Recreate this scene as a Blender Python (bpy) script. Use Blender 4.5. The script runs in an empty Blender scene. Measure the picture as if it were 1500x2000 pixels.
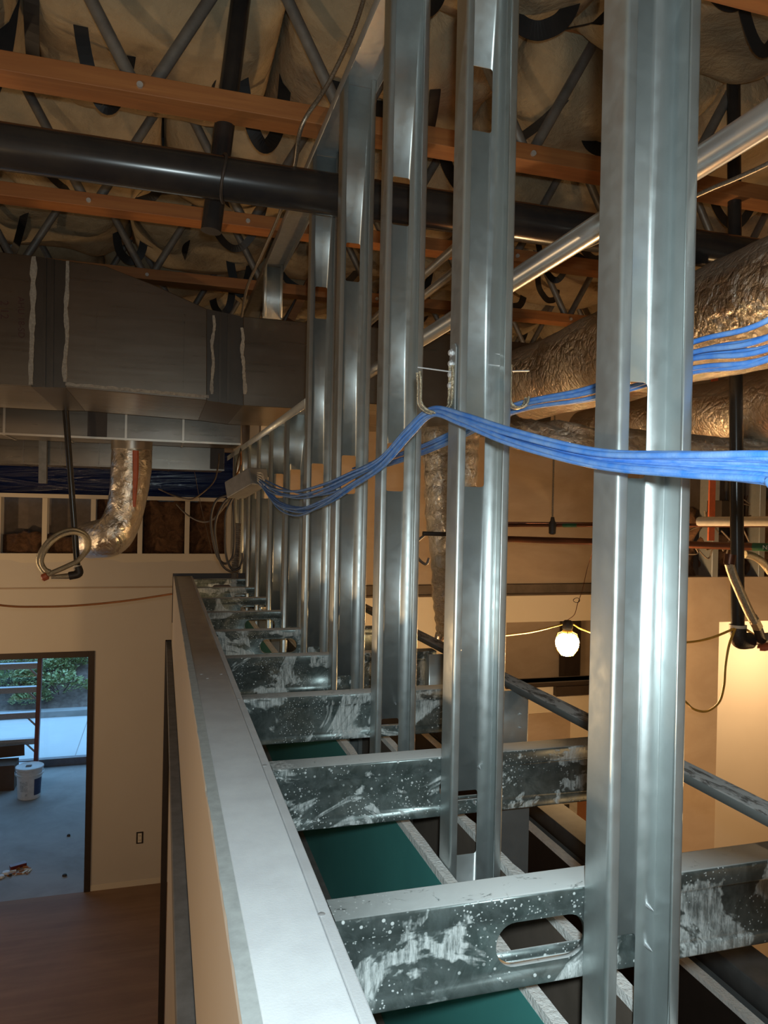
import bpy, bmesh, math, random
from math import sin, cos, tan, pi, radians
from mathutils import Vector, Matrix, noise
from mathutils.geometry import delaunay_2d_cdt

random.seed(7)
S = bpy.context.scene
COL = S.collection

# ------------------------------------------------------------------ camera
EZ = 3.46                       # eye height above the floor (photographer stands on a ladder)
FPX = 1450.0                    # focal length in pixels of the 1500 x 2000 frame
YAW, ROLL, PITCH = radians(16.6), radians(1.2), radians(-0.25)
R0 = Vector((cos(YAW), -sin(YAW), 0))
FWD = Vector((sin(YAW) * cos(PITCH), cos(YAW) * cos(PITCH), sin(PITCH)))
U0 = R0.cross(FWD)
EYE = Vector((0, 0, EZ))
cr = R0 * cos(ROLL) + U0 * sin(ROLL)
cu = U0 * cos(ROLL) - R0 * sin(ROLL)
cam_data = bpy.data.cameras.new('camera')
cam = bpy.data.objects.new('camera', cam_data)
COL.objects.link(cam)
cam.matrix_world = Matrix(((cr.x, cu.x, -FWD.x, EYE.x), (cr.y, cu.y, -FWD.y, EYE.y), (cr.z, cu.z, -FWD.z, EYE.z), (0, 0, 0, 1)))
cam_data.sensor_fit = 'HORIZONTAL'
cam_data.sensor_width = 36
cam_data.lens = FPX * 36 / 1500
cam_data.clip_start = 0.02
S.camera = cam

# ------------------------------------------------------------------ look, sky, lights
S.view_settings.view_transform = 'Standard'
S.view_settings.look = 'None'
S.view_settings.gamma = 1
S.view_settings.use_curve_mapping = False
S.view_settings.exposure = 0.70
W = bpy.data.worlds.new('dusk_sky')
S.world = W
W.use_nodes = True
W.node_tree.nodes['Background'].inputs[0].default_value = (0.30, 0.62, 1.0, 1)
W.node_tree.nodes['Background'].inputs[1].default_value = 1.9


def light(name, loc, power, color, radius=0.04, kind='POINT'):
    d = bpy.data.lights.new(name, kind)
    d.energy = power
    d.color = color
    d.shadow_soft_size = radius
    o = bpy.data.objects.new(name, d)
    o.location = loc
    COL.objects.link(o)
    return o


WARM = (1.0, 0.62, 0.28)
WARM_HALL = (1.0, 0.68, 0.38)
light('phone_flash', (0.012, -0.015, EZ + 0.035), 25.0, (0.80, 0.96, 1.0), 0.012)
light('work_light_hall', (-1.55, -0.25, EZ - 0.95), 36, WARM_HALL, 0.05)
light('work_light_hall_far', (-2.3, 5.2, EZ - 1.0), 31, WARM_HALL, 0.05)
light('light_patch_lamp', (4.1, 3.85, EZ - 0.9), 17, WARM_HALL, 0.05)  # lights the added closet that makes the bright patch at right
light('work_light_right', (3.7, 1.9, EZ - 1.5), 30, WARM, 0.05)
light('fill_light_inner_room', (3.3, 5.6, EZ - 0.35), 7, WARM, 0.05)  # added fill to brighten the room behind the opening, no lamp known there


# ------------------------------------------------------------------ helpers: measuring
def ray(px, py):
    u, v = px - 750.0, py - 1000.0
    uu = u * cos(ROLL) + v * sin(ROLL)
    vv = -u * sin(ROLL) + v * cos(ROLL)
    return FWD * FPX + R0 * uu - U0 * vv


def at(px, py, X=None, Y=None, Z=None):
    d = ray(px, py)
    if X is not None:
        t = X / d.x
    elif Y is not None:
        t = Y / d.y
    else:
        t = (Z - EZ) / d.z
    return EYE + d * t


def e(z):
    return EZ + z


# ------------------------------------------------------------------ helpers: objects
ORG = {}


def tag(o, label=None, cat=None, group=None, kind=None):
    if label:
        o['label'] = label
    if cat:
        o['category'] = cat
    if group:
        o['group'] = group
    if kind:
        o['kind'] = kind
    return o


def thing(name, loc, label, cat, group=None):
    o = bpy.data.objects.new(name, None)
    o.empty_display_size = 0.05
    COL.objects.link(o)
    o.location = loc
    ORG[o.name] = Vector(loc)
    return tag(o, label, cat, group)


class MB:
    def __init__(self):
        self.bm = bmesh.new()

    def box(self, x0, x1, y0, y1, z0, z1):
        b = self.bm
        v = [b.verts.new((x, y, z)) for z in (z0, z1) for y in (y0, y1) for x in (x0, x1)]
        for f in ((0, 2, 3, 1), (4, 5, 7, 6), (0, 1, 5, 4), (2, 6, 7, 3), (0, 4, 6, 2), (1, 3, 7, 5)):
            b.faces.new([v[i] for i in f])
        return self

    def bar(self, a, c, w, h, up=Vector((0, 0, 1))):
        a, c = Vector(a), Vector(c)
        d = (c - a).normalized()
        s = d.cross(up)
        if s.length < 1e-5:
            s = d.cross(Vector((0, 1, 0)))
        s.normalize()
        t = s.cross(d).normalized()
        v = []
        for p in (a, c):
            for i, j in ((-1, -1), (1, -1), (1, 1), (-1, 1)):
                v.append(self.bm.verts.new(p + s * (i * w / 2) + t * (j * h / 2)))
        for f in ((0, 1, 2, 3), (7, 6, 5, 4), (0, 4, 5, 1), (1, 5, 6, 2), (2, 6, 7, 3), (3, 7, 4, 0)):
            self.bm.faces.new([v[i] for i in f])
        return self

    def prism(self, pts, axis, a, c):
        """polygon pts in the two other axes, extruded from a to c along axis"""
        def mk(p, t):
            if axis == 'x':
                return (t, p[0], p[1])
            if axis == 'y':
                return (p[0], t, p[1])
            return (p[0], p[1], t)
        n = len(pts)
        v0 = [self.bm.verts.new(mk(p, a)) for p in pts]
        v1 = [self.bm.verts.new(mk(p, c)) for p in pts]
        self.bm.faces.new(v0)
        self.bm.faces.new(v1[::-1])
        for i in range(n):
            j = (i + 1) % n
            self.bm.faces.new((v0[i], v1[i], v1[j], v0[j]))
        return self

    def tube(self, pts, r, seg=10, caps=True, flat=1.0, rfun=None):
        pts = [Vector(p) for p in pts]
        n = len(pts)
        rings = []
        nrm = None
        for i in range(n):
            d = (pts[min(i + 1, n - 1)] - pts[max(i - 1, 0)])
            if d.length < 1e-9:
                d = Vector((0, 0, 1))
            d.normalize()
            if nrm is None:
                nrm = d.cross(Vector((0.13, 0.21, 0.97)))
                if nrm.length < 0.1:
                    nrm = d.cross(Vector((1, 0, 0)))
            nrm = (nrm - d * nrm.dot(d)).normalized()
            bn = d.cross(nrm)
            rr = r(i / max(1, n - 1)) if callable(r) else r
            ring = []
            for k in range(seg):
                a = 2 * pi * k / seg
                q = rr if rfun is None else rr + rfun(i, k, a, pts[i])
                ring.append(self.bm.verts.new(pts[i] + nrm * (cos(a) * q) + bn * (sin(a) * q * flat)))
            rings.append(ring)
        for i in range(n - 1):
            for k in range(seg):
                l = (k + 1) % seg
                self.bm.faces.new((rings[i][k], rings[i][l], rings[i + 1][l], rings[i + 1][k]))
        if caps:
            self.bm.faces.new(rings[0][::-1])
            self.bm.faces.new(rings[-1])
        return self

    def lathe(self, prof, c, seg=24, axis=Vector((0, 0, 1))):
        c = Vector(c)
        axis = Vector(axis).normalized()
        s = axis.orthogonal().normalized()
        t = axis.cross(s)
        rings = []
        for r, h in prof:
            rings.append([self.bm.verts.new(c + axis * h + (s * cos(2 * pi * k / seg) + t * sin(2 * pi * k / seg)) * max(r, 1e-5)) for k in range(seg)])
        for i in range(len(rings) - 1):
            for k in range(seg):
                l = (k + 1) % seg
                self.bm.faces.new((rings[i][k], rings[i][l], rings[i + 1][l], rings[i + 1][k]))
        self.bm.faces.new(rings[0][::-1])
        self.bm.faces.new(rings[-1])
        return self

    def strip(self, prof, axis, a, c):
        """open polyline (two other axes) swept from a to c along axis"""
        def mk(p, t):
            if axis == 'x':
                return (t, p[0], p[1])
            if axis == 'y':
                return (p[0], t, p[1])
            return (p[0], p[1], t)
        v0 = [self.bm.verts.new(mk(p, a)) for p in prof]
        v1 = [self.bm.verts.new(mk(p, c)) for p in prof]
        for i in range(len(prof) - 1):
            self.bm.faces.new((v0[i], v0[i + 1], v1[i + 1], v1[i]))
        return self

    def plate(self, outer, holes, to3d):
        """flat plate with holes; 2D points -> to3d(p)"""
        co, ed = [], []
        for loop in [outer] + holes:
            b = len(co)
            n = len(loop)
            co += [Vector(p) for p in loop]
            ed += [(b + i, b + (i + 1) % n) for i in range(n)]
        vs, es, fs, *_ = delaunay_2d_cdt(co, ed, [], 1, 1e-6)

        def inside(p, poly):
            r = False
            j = len(poly) - 1
            for i in range(len(poly)):
                xi, yi = poly[i]
                xj, yj = poly[j]
                if (yi > p[1]) != (yj > p[1]) and p[0] < (xj - xi) * (p[1] - yi) / (yj - yi) + xi:
                    r = not r
                j = i
            return r
        bv = [self.bm.verts.new(to3d(v)) for v in vs]
        for f in fs:
            c = sum((vs[i] for i in f), Vector((0, 0))) / len(f)
            if any(inside(c, h) for h in holes):
                continue
            self.bm.faces.new([bv[i] for i in f])
        return self

    def build(self, name, mat, parent=None, smooth=None, solid=None, bevel=None, merge=False, base=True, offset=0.0):
        b = self.bm
        if merge:
            bmesh.ops.remove_doubles(b, verts=b.verts, dist=1e-5)
        bmesh.ops.recalc_face_normals(b, faces=b.faces)
        if parent is not None:
            org = ORG[parent.name]
        else:
            xs = [v.co.x for v in b.verts]
            ys = [v.co.y for v in b.verts]
            zs = [v.co.z for v in b.verts]
            org = Vector(((min(xs) + max(xs)) / 2, (min(ys) + max(ys)) / 2, min(zs)))
        bmesh.ops.translate(b, verts=b.verts, vec=-org)
        me = bpy.data.meshes.new(name)
        b.to_mesh(me)
        b.free()
        me.materials.append(mat)
        if smooth:
            for p in me.polygons:
                p.use_smooth = True
            me.set_sharp_from_angle(angle=radians(smooth))
        o = bpy.data.objects.new(name, me)
        COL.objects.link(o)
        if parent is not None:
            o.parent = parent
        else:
            o.location = org
        ORG[o.name] = org.copy()
        if solid:
            m = o.modifiers.new('sheet', 'SOLIDIFY')
            m.thickness = solid
            m.offset = offset
        if bevel:
            m = o.modifiers.new('edge', 'BEVEL')
            m.width = bevel
            m.segments = 2
            m.limit_method = 'ANGLE'
        return o


def spline(ctrl, n=8):
    """Catmull-Rom through control points"""
    P = [Vector(p) for p in ctrl]
    P = [P[0] * 2 - P[1]] + P + [P[-1] * 2 - P[-2]]
    out = []
    for i in range(1, len(P) - 2):
        p0, p1, p2, p3 = P[i - 1], P[i], P[i + 1], P[i + 2]
        for k in range(n):
            t = k / n
            out.append(0.5 * ((2 * p1) + (p2 - p0) * t + (2 * p0 - 5 * p1 + 4 * p2 - p3) * t * t + (3 * p1 - p0 - 3 * p2 + p3) * t ** 3))
    out.append(P[-2])
    return out


def rrect(cx, cy, w, h, r, n=4):
    out = []
    for sx, sy, a0 in ((1, 1, 0), (-1, 1, 90), (-1, -1, 180), (1, -1, 270)):
        for k in range(n + 1):
            a = radians(a0 + 90 * k / n)
            out.append((cx + sx * (w / 2 - r) + r * cos(a), cy + sy * (h / 2 - r) + r * sin(a)))
    return out


def fillet(pts, r, n=3):
    """round the corners of an open polyline (2D)"""
    out = [pts[0]]
    for i in range(1, len(pts) - 1):
        p0, p1, p2 = (Vector(q) for q in pts[i - 1:i + 2])
        a = (p0 - p1).normalized()
        c = (p2 - p1).normalized()
        rr = min(r, (p0 - p1).length * 0.45, (p2 - p1).length * 0.45)
        s, t = p1 + a * rr, p1 + c * rr
        for k in range(n + 1):
            w = k / n
            out.append(tuple(s * (1 - w) ** 2 + p1 * 2 * w * (1 - w) + t * w * w))
    out.append(pts[-1])
    return out


# ------------------------------------------------------------------ materials
class NB:
    def __init__(self, name):
        self.m = bpy.data.materials.new(name)
        self.m.use_nodes = True
        self.t = self.m.node_tree
        self.p = self.t.nodes['Principled BSDF']
        tc = self.t.nodes.new('ShaderNodeTexCoord')
        oi = self.t.nodes.new('ShaderNodeObjectInfo')
        ml = self.t.nodes.new('ShaderNodeMath')
        ml.operation = 'MULTIPLY'
        ml.inputs[1].default_value = 37.0
        self.l(oi.outputs['Random'], ml.inputs[0])
        ad = self.t.nodes.new('ShaderNodeVectorMath')
        self.l(tc.outputs['Object'], ad.inputs[0])
        self.l(ml.outputs[0], ad.inputs[1])
        self.vec = ad.outputs[0]

    def l(self, a, b):
        self.t.links.new(a, b)

    def n(self, kind, **kw):
        return self.t.nodes.new(kind)

    def mapping(self, scale):
        m = self.n('ShaderNodeMapping')
        m.inputs['Scale'].default_value = scale
        self.l(self.vec, m.inputs['Vector'])
        return m.outputs[0]

    def noise(self, scale, detail=4, rough=0.55, dist=0, stretch=None):
        x = self.n('ShaderNodeTexNoise')
        x.inputs['Scale'].default_value = scale
        x.inputs['Detail'].default_value = detail
        x.inputs['Roughness'].default_value = rough
        x.inputs['Distortion'].default_value = dist
        self.l(self.mapping(stretch) if stretch else self.vec, x.inputs['Vector'])
        return x.outputs['Fac']

    def voro(self, scale, feature='F1', out='Distance', stretch=None):
        x = self.n('ShaderNodeTexVoronoi')
        x.feature = feature
        x.inputs['Scale'].default_value = scale
        self.l(self.mapping(stretch) if stretch else self.vec, x.inputs['Vector'])
        return x.outputs[out]

    def rng(self, fac, lo, hi, a=0.0, b=1.0):
        x = self.n('ShaderNodeMapRange')
        x.inputs['From Min'].default_value = lo
        x.inputs['From Max'].default_value = hi
        x.inputs['To Min'].default_value = a
        x.inputs['To Max'].default_value = b
        self.l(fac, x.inputs['Value'])
        return x.outputs[0]

    def math(self, op, a, b):
        x = self.n('ShaderNodeMath')
        x.operation = op
        for i, q in enumerate((a, b)):
            if isinstance(q, (int, float)):
                x.inputs[i].default_value = q
            else:
                self.l(q, x.inputs[i])
        return x.outputs[0]

    def mix(self, fac, a, b):
        x = self.n('ShaderNodeMix')
        x.data_type = 'RGBA'
        if isinstance(fac, (int, float)):
            x.inputs[0].default_value = fac
        else:
            self.l(fac, x.inputs[0])
        for i, q in ((6, a), (7, b)):
            if isinstance(q, tuple):
                x.inputs[i].default_value = (*q, 1)
            else:
                self.l(q, x.inputs[i])
        return x.outputs[2]

    def up(self, lo=0.6, hi=0.95):
        g = self.n('ShaderNodeNewGeometry')
        s = self.n('ShaderNodeSeparateXYZ')
        self.l(g.outputs['Normal'], s.inputs[0])
        return self.rng(s.outputs['Z'], lo, hi)

    def bump(self, fac, strength=0.3, dist=0.01):
        x = self.n('ShaderNodeBump')
        x.inputs['Strength'].default_value = strength
        x.inputs['Distance'].default_value = dist
        self.l(fac, x.inputs['Height'])
        self.l(x.outputs[0], self.p.inputs['Normal'])

    def set(self, color=None, metallic=None, rough=None):
        for k, v in (('Base Color', color), ('Metallic', metallic), ('Roughness', rough)):
            if v is None:
                continue
            if isinstance(v, tuple):
                self.p.inputs[k].default_value = (*v, 1)
            elif isinstance(v, (int, float)):
                self.p.inputs[k].default_value = v
            else:
                self.l(v, self.p.inputs[k])
        return self.m


def simple(name, c1, c2=None, scale=12, metallic=0.0, rough=0.6, bump=0.0, bscale=60, stretch=None):
    b = NB(name)
    if c2 is None:
        c2 = tuple(x * 0.82 for x in c1)
    f = b.rng(b.noise(scale, 5, 0.6, 0, stretch), 0.35, 0.65)
    if bump:
        b.bump(b.noise(bscale, 4), bump, 0.004)
    return b.set(b.mix(f, c1, c2), metallic, rough)


def galv(name, c1, c2, metallic=0.72, dust=0.0, r0=0.34, r1=0.5):
    b = NB(name)
    f = b.rng(b.noise(45, 3, 0.5), 0.35, 0.7)
    big = b.rng(b.noise(3.5, 4, 0.6, 0.4), 0.3, 0.7)
    col = b.mix(b.math('MULTIPLY', f, 0.5), c1, c2)
    col = b.mix(b.math('MULTIPLY', big, 0.35), col, tuple(x * 0.72 for x in c1))
    met = metallic
    if dust:
        d = b.math('MULTIPLY', b.up(), b.rng(b.noise(28, 5, 0.7), 0.28, 0.45, 0.55, dust))
        col = b.mix(d, col, (0.44, 0.45, 0.45))
        met = b.rng(d, 0, 0.7, metallic, 0.0)
    b.bump(b.noise(240, 2), 0.05, 0.001)
    return b.set(col, met, b.rng(f, 0, 1, r0, r1))


def joist_steel(name):
    b = NB(name)
    f = b.rng(b.noise(60, 3, 0.5), 0.35, 0.7)
    col = b.mix(f, (0.10, 0.125, 0.12), (0.17, 0.20, 0.195))
    blot = b.rng(b.noise(26, 5, 0.7, 0.8), 0.45, 0.62)
    col = b.mix(blot, col, (0.21, 0.25, 0.245))
    streak = b.rng(b.noise(1.0, 7, 0.78, 0.15, (190, 190, 30)), 0.40, 0.60)
    blob = b.noise(7, 5, 0.62, 0.9)
    edge = b.math('SUBTRACT', b.rng(blob, 0.53, 0.56), b.rng(blob, 0.58, 0.66, 0, 0.5))
    wash = b.math('MULTIPLY', edge, b.math('ADD', b.math('MULTIPLY', streak, 0.75), 0.25))
    sp = b.rng(b.noise(9, 2), 0.44, 0.54)
    d1 = b.math('MULTIPLY', b.rng(b.voro(95), 0.14, 0.20, 1, 0), sp)
    d2 = b.math('MULTIPLY', b.rng(b.voro(210), 0.16, 0.24, 1, 0), b.rng(b.noise(14, 2), 0.46, 0.56))
    dots = b.math('MAXIMUM', d1, d2)
    scuff = b.rng(b.noise(1.0, 7, 0.75, 1.2, (26, 40, 40)), 0.34, 0.40, 0.12, 0.97)
    dust = b.math('MULTIPLY', b.up(), scuff)
    k = b.math('MAXIMUM', b.math('MAXIMUM', b.math('MULTIPLY', wash, 0.9), b.math('MULTIPLY', dots, 0.75)), dust)
    col = b.mix(k, col, (0.66, 0.69, 0.68))
    b.bump(k, 0.25, 0.0015)
    return b.set(col, b.rng(k, 0, 0.6, 0.62, 0.0), b.rng(k, 0, 1, 0.34, 0.8))


M = {}
M['galv'] = galv('galvanized_steel', (0.62, 0.665, 0.66), (0.53, 0.57, 0.57), 0.86, 0, 0.38, 0.50)
M['galv_dull'] = galv('dull_galvanized_steel', (0.46, 0.48, 0.48), (0.36, 0.38, 0.38), 0.7)
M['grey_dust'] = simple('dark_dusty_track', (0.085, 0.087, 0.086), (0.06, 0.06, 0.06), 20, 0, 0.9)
M['galv_dark'] = galv('dark_galvanized_steel', (0.24, 0.25, 0.25), (0.18, 0.19, 0.19), 0.75)
M['galv_dusty'] = galv('dusty_galvanized_steel', (0.36, 0.38, 0.38), (0.26, 0.28, 0.28), 0.6, 0.95)
M['joist'] = joist_steel('splashed_galvanized_steel')
M['zinc'] = simple('zinc_screw', (0.62, 0.63, 0.64), None, 80, 0.5, 0.4)
M['emt'] = simple('conduit_steel', (0.60, 0.60, 0.58), (0.54, 0.54, 0.52), 5, 0.85, 0.33)
M['tube_steel'] = simple('dull_web_tube_steel', (0.27, 0.265, 0.25), (0.20, 0.195, 0.185), 20, 0.55, 0.5)
M['black_pipe'] = simple('black_painted_pipe', (0.018, 0.018, 0.02), (0.03, 0.027, 0.025), 9, 0.0, 0.22)
M['black_cast'] = simple('black_cast_fitting', (0.03, 0.027, 0.025), (0.05, 0.04, 0.035), 40, 0.2, 0.5, 0.3, 150)
M['strap'] = simple('black_strap', (0.012, 0.012, 0.013), None, 30, 0, 0.55)
M['brass'] = simple('braided_steel_hose', (0.62, 0.56, 0.42), (0.42, 0.36, 0.25), 160, 0.9, 0.32, 0.8, 420)
M['copper'] = simple('copper_pipe', (0.17, 0.07, 0.04), (0.10, 0.05, 0.035), 7, 0.75, 0.38)
M['pipe_cover'] = simple('white_pipe_insulation', (0.62, 0.58, 0.50), None, 30, 0, 0.7)
M['green'] = simple('green_label', (0.012, 0.10, 0.045), None, 50, 0, 0.5)
M['white_ink'] = simple('white_print', (0.8, 0.8, 0.78), None, 50, 0, 0.5)
M['blue_cable'] = simple('dusty_blue_cable_jacket', (0.05, 0.21, 0.66), (0.17, 0.33, 0.66), 35, 0.0, 0.5, 0.15, 500)
M['grey_cable'] = simple('grey_cable_jacket', (0.20, 0.165, 0.13), (0.13, 0.10, 0.08), 30, 0.1, 0.5)
M['black_cable'] = simple('black_cable_jacket', (0.04, 0.032, 0.028), None, 30, 0.0, 0.5)
M['mc'] = simple('armoured_cable', (0.42, 0.38, 0.32), (0.2, 0.18, 0.15), 300, 0.8, 0.4)
M['orange_cord'] = simple('orange_cord', (0.42, 0.15, 0.035), None, 40, 0, 0.6)
M['yellow_cord'] = simple('yellow_cord', (0.55, 0.31, 0.045), None, 40, 0, 0.5)
M['orange'] = simple('orange_plastic', (0.52, 0.12, 0.05), None, 40, 0, 0.5)
M['red_rail'] = simple('red_fibreglass', (0.15, 0.022, 0.018), None, 30, 0, 0.4)
M['alu'] = simple('aluminium_step', (0.42, 0.44, 0.47), None, 60, 0.7, 0.4)
M['pail'] = simple('white_pail_plastic', (0.66, 0.67, 0.68), None, 9, 0, 0.45)
M['pail_blue'] = simple('dark_blue_print', (0.03, 0.05, 0.13), None, 30, 0, 0.5)
M['pail_grey'] = simple('grey_print', (0.30, 0.32, 0.35), (0.6, 0.62, 0.63), 70, 0, 0.5)
M['card'] = simple('cardboard', (0.42, 0.17, 0.06), (0.36, 0.14, 0.05), 6, 0, 0.8)
M['card_dark'] = simple('dark_cardboard', (0.09, 0.05, 0.03), None, 6, 0, 0.8)
M['paper'] = simple('paper_label', (0.72, 0.66, 0.55), None, 60, 0, 0.7)
M['brown_paper'] = simple('drywall_back_paper', (0.15, 0.115, 0.09), (0.11, 0.085, 0.065), 14, 0, 0.85)
b = NB('dusty_wall_cap')
c = b.mix(b.rng(b.noise(9, 6, 0.65), 0.3, 0.7), (0.52, 0.54, 0.55), (0.45, 0.465, 0.475))
sc = b.math('MULTIPLY', b.rng(b.noise(1.0, 8, 0.8, 1.5, (55, 34, 55)), 0.66, 0.70), b.rng(b.noise(5, 2), 0.52, 0.6))
c = b.mix(b.math('MULTIPLY', sc, 0.7), c, (0.16, 0.16, 0.16))
b.bump(b.noise(420, 3), 0.12, 0.002)
M['dust_cap'] = b.set(c, 0, 0.88)
M['edge_dust'] = simple('dusty_board_edge', (0.52, 0.55, 0.53), (0.42, 0.44, 0.43), 60, 0, 0.9)
M['gypsum'] = simple('cut_gypsum', (0.90, 0.90, 0.87), (0.78, 0.78, 0.75), 60, 0, 0.9, 0.6, 180)
M['teal'] = simple('green_board_paper', (0.075, 0.34, 0.315), (0.065, 0.30, 0.28), 5, 0, 0.75)
M['frame_brown'] = simple('bronze_frame', (0.045, 0.03, 0.022), None, 20, 0.2, 0.5)
b = NB('mottled_dusty_channel')
c = b.mix(b.rng(b.noise(1.0, 6, 0.7, 0.8, (60, 18, 60)), 0.42, 0.52), (0.09, 0.085, 0.08), (0.34, 0.34, 0.33))
M['mottled'] = b.set(b.mix(b.up(0.5, 0.9), (0.11, 0.115, 0.11), c), 0.2, 0.7)
M['frame_dusty'] = simple('dusty_frame', (0.20, 0.19, 0.18), (0.15, 0.14, 0.13), 30, 0, 0.8)
M['bronze'] = simple('storefront_frame', (0.16, 0.15, 0.16), None, 20, 0.4, 0.4)
M['roof'] = simple('roof_deck', (0.10, 0.08, 0.06), None, 5, 0, 0.9)
M['dust_cap'] = simple('dusty_wall_cap', (0.64, 0.655, 0.66), (0.57, 0.58, 0.59), 22, 0, 0.85, 0.10, 420)
M['sealant'] = simple('grey_duct_sealant', (0.34, 0.335, 0.31), (0.22, 0.215, 0.2), 90, 0, 0.75, 0.5, 200)
M['marker'] = simple('dark_red_marker', (0.05, 0.012, 0.01), None, 40, 0, 0.6)
M['white_plastic'] = simple('ivory_plastic', (0.74, 0.66, 0.53), None, 30, 0, 0.4)
M['dark_box'] = simple('dark_plastic_box', (0.03, 0.022, 0.018), None, 30, 0, 0.5)
M['bark'] = simple('bark_mulch', (0.085, 0.06, 0.05), (0.16, 0.12, 0.10), 14, 0, 0.9, 1.0, 30)
M['concrete'] = simple('patio_concrete', (0.50, 0.51, 0.51), (0.45, 0.46, 0.46), 1.2, 0, 0.9)
M['kerb'] = simple('kerb_concrete', (0.30, 0.29, 0.28), None, 4, 0, 0.9)
M['leaf'] = simple('shrub_leaf', (0.17, 0.24, 0.085), (0.40, 0.43, 0.22), 7, 0, 0.6)
M['twig'] = simple('twig', (0.06, 0.04, 0.03), None, 10, 0, 0.8)
M['fiberglass'] = None


def mk_special():
    b = NB('brown_fiberglass')
    f = b.rng(b.noise(9, 8, 0.75, 1.2), 0.35, 0.65)
    b.bump(b.noise(22, 8, 0.8, 0.8), 1.0, 0.06)
    M['fiberglass'] = b.set(b.mix(f, (0.10, 0.045, 0.022), (0.34, 0.17, 0.08)), 0, 0.95)
    b = NB('cream_insulation')
    f = b.rng(b.noise(5, 6, 0.6, 0.6), 0.35, 0.65)
    b.bump(b.noise(14, 8, 0.65, 0.4), 0.55, 0.05)
    M['insul'] = b.set(b.mix(f, (0.47, 0.375, 0.24), (0.34, 0.265, 0.165)), 0, 0.95)
    b = NB('fir_lumber')
    f = b.noise(1.0, 6, 0.65, 0.8, (1.5, 30, 30))
    g = b.rng(b.noise(1.0, 3, 0.5, 0, (5, 110, 110)), 0.3, 0.7)
    c = b.mix(b.rng(f, 0.3, 0.7), (0.42, 0.18, 0.055), (0.25, 0.09, 0.026))
    c = b.mix(b.math('MULTIPLY', g, 0.35), c, (0.28, 0.11, 0.04))
    k = b.rng(b.voro(2.1, stretch=(1, 2.4, 2.4)), 0.02, 0.05, 1, 0)
    c = b.mix(k, c, (0.14, 0.05, 0.02))
    M['fir'] = b.set(c, 0, 0.62)
    def foil(name, sc, dist, dusty):
        b = NB(name)
        n1 = b.noise(sc, 6, 0.62, 1.6)
        n2 = b.noise(sc * 3.2, 4, 0.6, 0.8)
        v = b.rng(b.voro(sc * 0.9, 'DISTANCE_TO_EDGE'), 0, 0.16)
        b.bump(b.math('ADD', b.math('ADD', n1, b.math('MULTIPLY', n2, 0.35)), b.math('MULTIPLY', v, 0.22)), 1.0, dist)
        c = b.mix(b.rng(b.noise(3, 3), 0.35, 0.65), (0.90, 0.84, 0.74), (0.72, 0.67, 0.58))
        d = b.math('MULTIPLY', b.up(0.3, 0.9), dusty)
        return b.set(b.mix(d, c, (0.20, 0.185, 0.165)), b.rng(d, 0, 1, 0.95, 0.2), b.rng(d, 0, 1, 0.20, 0.6))
    M['foil'] = foil('crinkled_foil', 24, 0.012, 0.85)
    M['foil2'] = foil('scrim_foil', 24, 0.008, 0.6)
    M['foil_smooth'] = foil('smooth_duct_foil', 11, 0.010, 0.3)
    b = NB('duct_sheet_metal')
    f = b.rng(b.noise(2.2, 5, 0.6, 0.3), 0.3, 0.7)
    s = b.rng(b.noise(1.0, 3, 0.5, 0, (3, 60, 60)), 0.3, 0.7)
    c = b.mix(f, (0.23, 0.205, 0.175), (0.16, 0.142, 0.12))
    M['duct'] = b.set(c, 0.93, b.rng(s, 0, 1, 0.27, 0.31))
    M['duct_dark'] = simple('dark_duct_joint', (0.10, 0.09, 0.08), None, 4, 0.85, 0.35)
    M['duct_clean'] = simple('bright_duct_metal', (0.52, 0.48, 0.42), (0.42, 0.39, 0.34), 3, 0.8, 0.33)
    # painted drywall
    b = NB('tan_painted_drywall')
    c = b.mix(b.rng(b.noise(1.1, 4, 0.6), 0.3, 0.7), (0.60, 0.54, 0.465), (0.56, 0.50, 0.425))
    b.bump(b.noise(160, 3), 0.12, 0.002)
    M['wall'] = b.set(c, 0, 0.85)
    b = NB('bare_and_dim_drywall')  # bare board tan; also stands in for dim light on the side wall
    c = b.mix(b.rng(b.noise(2.2, 5, 0.6, 0.5, (1, 1, 2.2)), 0.32, 0.68), (0.46, 0.36, 0.27), (0.37, 0.28, 0.205))
    M['wall_bare_dim'] = b.set(c, 0, 0.9)
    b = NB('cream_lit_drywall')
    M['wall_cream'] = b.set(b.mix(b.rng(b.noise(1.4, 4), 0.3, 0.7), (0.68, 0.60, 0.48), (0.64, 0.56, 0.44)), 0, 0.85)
    # floor
    b = NB('dusty_subfloor')
    f = b.rng(b.noise(1.4, 6, 0.6, 0.4), 0.3, 0.7)
    c = b.mix(f, (0.23, 0.135, 0.085), (0.165, 0.10, 0.062))
    s = b.rng(b.noise(1.0, 4, 0.6, 0.3, (0.8, 9, 1)), 0.4, 0.7)
    c = b.mix(b.math('MULTIPLY', s, 0.3), c, (0.36, 0.24, 0.16))
    M['floor'] = b.set(c, 0, 0.75)
    b = NB('grey_slab')
    c = b.mix(b.rng(b.noise(2.0, 7, 0.65, 0.6), 0.35, 0.65), (0.30, 0.29, 0.28), (0.22, 0.21, 0.2))
    M['slab'] = b.set(c, 0, 0.7)
    # wrinkled plastic in the high window
    m = bpy.data.materials.new('dark_blue_plastic_film')
    m.use_nodes = True
    t = m.node_tree
    p = t.nodes['Principled BSDF']
    p.inputs['Base Color'].default_value = (0.006, 0.012, 0.04, 1)
    p.inputs['Roughness'].default_value = 0.16
    nz = t.nodes.new('ShaderNodeTexNoise')
    nz.inputs['Scale'].default_value = 3.2
    nz.inputs['Detail'].default_value = 6
    nz.inputs['Distortion'].default_value = 1.5
    bp = t.nodes.new('ShaderNodeBump')
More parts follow.
